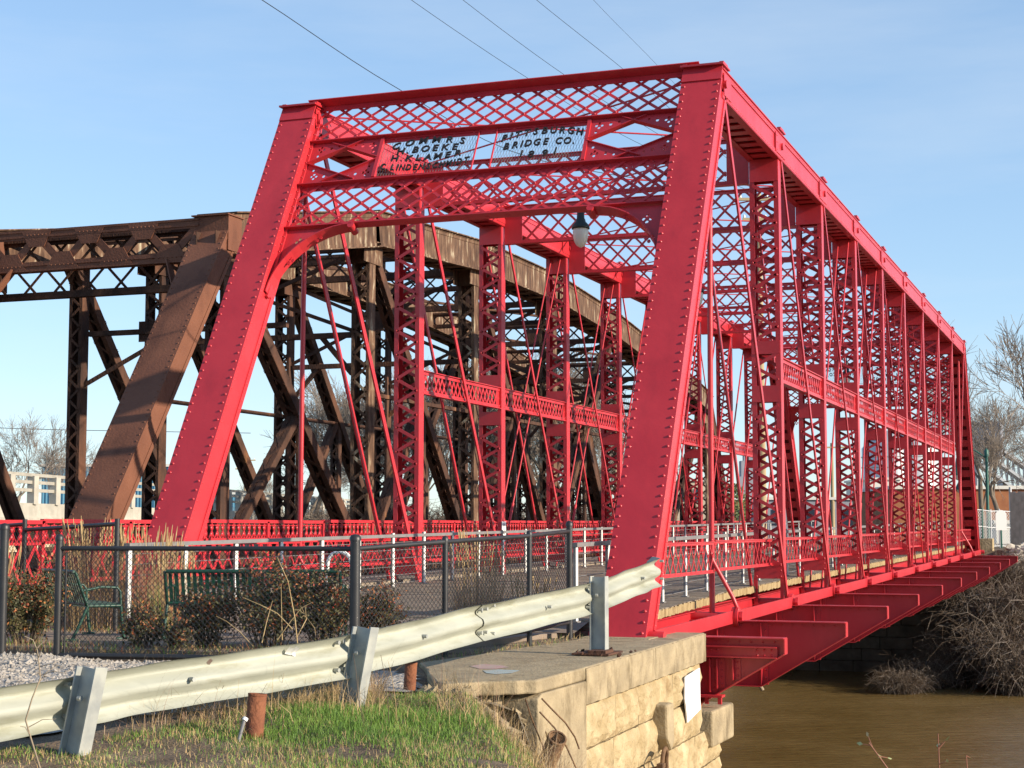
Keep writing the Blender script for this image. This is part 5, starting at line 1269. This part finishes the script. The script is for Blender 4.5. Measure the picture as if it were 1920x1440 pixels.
for i,(px,d,r_,h,lb) in enumerate(((1668,190,3.0,12.5,"left of the two steel silos behind the far red posts"),(1712,190,3.2,13.2,"right of the two steel silos behind the far red posts"))):
    p = at(px,992,d); t = thing("silo", lb, "silo", (p.x,p.y,0), 0, "steel silos"); mb = MB(); mb.lathe([(r_,-.5),(r_,h-2),(r_*.4,h),(0,h)], (0,0,0), 24); local(mb, "tank", STEEL, t)
    mb = MB()
    for k in range(8): mb.lathe([(r_*1.01,.0),(r_*1.03,.1),(r_*1.01,.2)], (0,0,1+k*1.2), 24)
    local(mb, "band", STEEL, t)
p0, p1 = at(1816,800,140), at(1960,905,140); t = thing("conveyor", "grey trussed conveyor gantry sloping down behind the bare trees at right", "conveyor", (p0.x,p0.y,0))
mb = MB(); d_ = p1-p0
for k in (0,1,2): mb.beam(p0-V((0,0,k*1.3)), p1-V((0,0,k*1.3)), 1.2, .22, (0,0,1))
for i in range(14):
    a = p0+d_*i/14; b = p0+d_*(i+1)/14; mb.beam(a, b-V((0,0,2.6)), .12, .12, (0,1,0)); mb.beam(a, a-V((0,0,2.6)), .12, .12, (0,1,0))
mb.build("gantry", STEEL, t)
for k in (.06,.4,.75):
    a = p0+d_*k; mb = MB(); mb.beam(a-V((0,0,2.6)), V((a.x,a.y,0)), .5, .5, (1,0,0)); mb.build("support", STEEL, t)
a = p0; mb = MB(); mb.box((a.x+1,a.y,a.z-1.2),(3.4,3,3.0)); mb.build("head_house", GREYW, t)
# evergreen
p = at(1372,992,112); t = thing("evergreen_tree", "rounded green evergreen tree behind the middle of the red bridge", "tree", (p.x,p.y,gz(p.x,p.y)))
mb = MB(); mb.tube([(0,0,-.3),(0,0,2)], [.14,.08], 7); local(mb, "trunk", BARK, t); mb = MB(); rg = random.Random(6)
for i in range(2600):
    z = rg.uniform(.3,4.0); R_ = 1.35*math.sqrt(max(.02,1-((z-1.7)/2.4)**2)); a = rg.uniform(0,2*PI); q = R_*rg.uniform(.45,1.08); c = V((math.cos(a)*q,math.sin(a)*q,z)); u = V((rg.gauss(0,1),rg.gauss(0,1),rg.gauss(.3,1))).normalized(); s_ = u.orthogonal().normalized(); L = rg.uniform(.10,.22)
    mb.add([c,c+u*L*.5+s_*L*.35,c+u*L,c+u*L*.5-s_*L*.35], [(0,1,2,3)])
local(mb, "crown", CONIF, t)
# street lamps, fences
def street_lamp(label, px, d, h, arm):
    p = at(px,992,d); t = thing("street_lamp", label, "street lamp", (p.x,p.y,gz(p.x,p.y)), YAW, "green street lamps beyond the bridge")
    mb = MB(); mb.tube([(0,0,-.2),(0,0,h)], [.09,.07], 10); mb.lathe([(.16,0),(.16,.4),(.1,.5)], (0,0,0), 12); mb.lathe([(.11,0),(.11,.3),(.03,.4),(0,.45)], (0,0,h-.1), 10); local(mb, "pole", GREEN2, t)
    mb = MB(); mb.tube([(0,0,h-.2),(arm*.4,0,h+.22),(arm*.85,0,h+.1),(arm,0,h-.25)], .035, 8); local(mb, "arm", GREEN2, t)
    mb = MB(); mb.lathe([(0,.05),(.06,0),(.1,-.3),(.34,-.75),(.36,-.85)], (arm,0,h-.2), 16); local(mb, "lamp_shade", GREEN2, t)
    mb = MB(); mb.lathe([(.26,0),(.2,-.18),(0,-.26)], (arm,0,h-1.05), 14); local(mb, "globe", GLASS, t)
GREEN2 = mat("lamp_green", (.015,.09,.07), (.02,.12,.09), .5, 6)
street_lamp("green street lamp with drooping arm standing right of the far portal", 1853, 84, 4.7, -1.5)
street_lamp("green street lamp half hidden by the far red posts", 1791, 95, 4.2, .4)
street_lamp("green street lamp seen between red posts near the bridge's middle", 1487, 90, 2.6, .3)
t = thing("chain_link_fence", "galvanised chain-link fence on the far bank right of the far portal", "fence", at(1860,992,80)); 
pts = [at(px,992,80+(px-1830)*.02) for px in (1826,1842,1858,1874,1896)]
for i,q in enumerate(pts):
    z = gz(q.x,q.y); mb = MB(); mb.tube([(q.x,q.y,z-.2),(q.x,q.y,z+(1.9 if i < 4 else 3.0))], .04 if i < 4 else .07, 8); mb.build("fence_post", STEEL if i > 1 else GREEN2, t)
for a,b in zip(pts,pts[1:]):
    for zz in (.1,1.0,1.8):
        mb = MB(); mb.tube([(a.x,a.y,gz(a.x,a.y)+zz),(b.x,b.y,gz(b.x,b.y)+zz)], .03, 6); mb.build("rail", STEEL, t)
    mb = MB(); mesh_panel(mb, (a.x,a.y,0), (b.x,b.y,0), gz(a.x,a.y)+.1, gz(a.x,a.y)+1.8, gz(b.x,b.y)+.1, gz(b.x,b.y)+1.8, .16, .006); mb.build("wire_mesh", STEEL, t)
q = at(1877,992,79); t = thing("sign_post", "round topped white sign on a green post by the far fence", "sign", (q.x,q.y,gz(q.x,q.y)), YAW)
mb = MB(); mb.tube([(0,0,-.2),(0,0,1.5)], .05, 8); local(mb, "pole", GREEN2, t); mb = MB(); mb.prism([(-.26,-.06,.9),(.26,-.06,.9)]+[(.26*math.cos(x),-.06,1.6+.26*math.sin(x)) for x in [PI*i/8 for i in range(9)]],(0,.03,0)); local(mb, "board", WPAINT, t)
a, b = at(1898,992,77), at(2010,992,74); t = thing("wooden_fence", "grey wooden board fence at the right picture edge", "fence", a)
mb = MB(); n = int((b-a).length/.16)
for i in range(n):
    q = a.lerp(b, i/n); mb.box((q.x,q.y,gz(q.x,q.y)+1.3),(.15,.05,2.6+.06*math.sin(i*2.3)))
mb.build("board", mat("weathered_board", (.24,.21,.19),(.34,.30,.27),.9,3), t)
# utility poles and wires
def upole(label, px, d, top, r_, arms):
    p = at(px,992,d); zt = at(px,top,d).z; t = thing("utility_pole", label, "utility pole", (p.x,p.y,0), YAW, "wooden utility poles")
    mb = MB(); mb.tube([(0,0,-.5),(0,0,zt)], [r_,r_*.65], 10); local(mb, "pole", POLE, t)
    for z,w_ in arms:
        mb = MB(); mb.box((0,-.12,zt-z),(w_,.12,.14)); local(mb, "crossarm", POLE, t)
        for k in (-.45,-.2,.2,.45): mb = MB(); mb.lathe([(.05,0),(.06,.08),(.03,.16),(0,.18)], (w_*k,-.12,zt-z+.07), 8); local(mb, "insulator", GLASS, t)
    return p, zt
upole("tall wooden utility pole rising behind the nearest right truss posts", 1430, 80, 352, .22, ((.3,2.0),(1.3,1.6)))
upole("distant utility pole between rusty diagonals left of the red hanger", 458, 190, 856, .18, ((.4,2.4),(1.4,2.2)))
upole("distant utility pole seen between far right truss posts", 1562, 150, 830, .2, ((.4,2.6),))
def wire(label, pts, r_=.011):
    mb = MB(); P_ = [at(*p) for p in pts]; n = 24; out = []
    for i in range(n+1):
        u = i/n*(len(P_)-1); k = min(int(u), len(P_)-2); t = u-k; p0 = P_[max(k-1,0)]; p1 = P_[k]; p2 = P_[k+1]; p3 = P_[min(k+2,len(P_)-1)]
        out.append(.5*((2*p1)+(p2-p0)*t+(2*p0-5*p1+4*p2-p3)*t*t+(3*p1-p0-3*p2+p3)*t**3))
    mb.tube(out, r_, 4); tag(mb.build("overhead_wire", BLACK), label, "wire", "overhead power wires")
wire("leftmost overhead wire, the longest and darkest in the sky", [(215,-170,44),(490,-1,52),(746,166,60),(1010,300,70),(1412,364,80)], .016)
wire("second overhead wire from the left in the sky", [(560,-160,46),(770,-1,55),(995,150,63),(1190,265,72),(1420,364,80)])
wire("third overhead wire from the left in the sky", [(690,-150,46),(867,-1,55),(1065,145,63),(1240,255,72),(1426,362,80)])
wire("fourth overhead wire from the left in the sky", [(820,-160,46),(1005,-1,55),(1175,135,62),(1310,250,71),(1436,362,80)])
wire("fifth overhead wire, faintest, nearest the right end post", [(970,-165,48),(1112,-1,56),(1232,122,63),(1340,240,72),(1446,364,80)], .007)
wire("thin distant wire level across the sky at far left", [(-60,800,150),(120,806,152),(470,812,160)], .03)
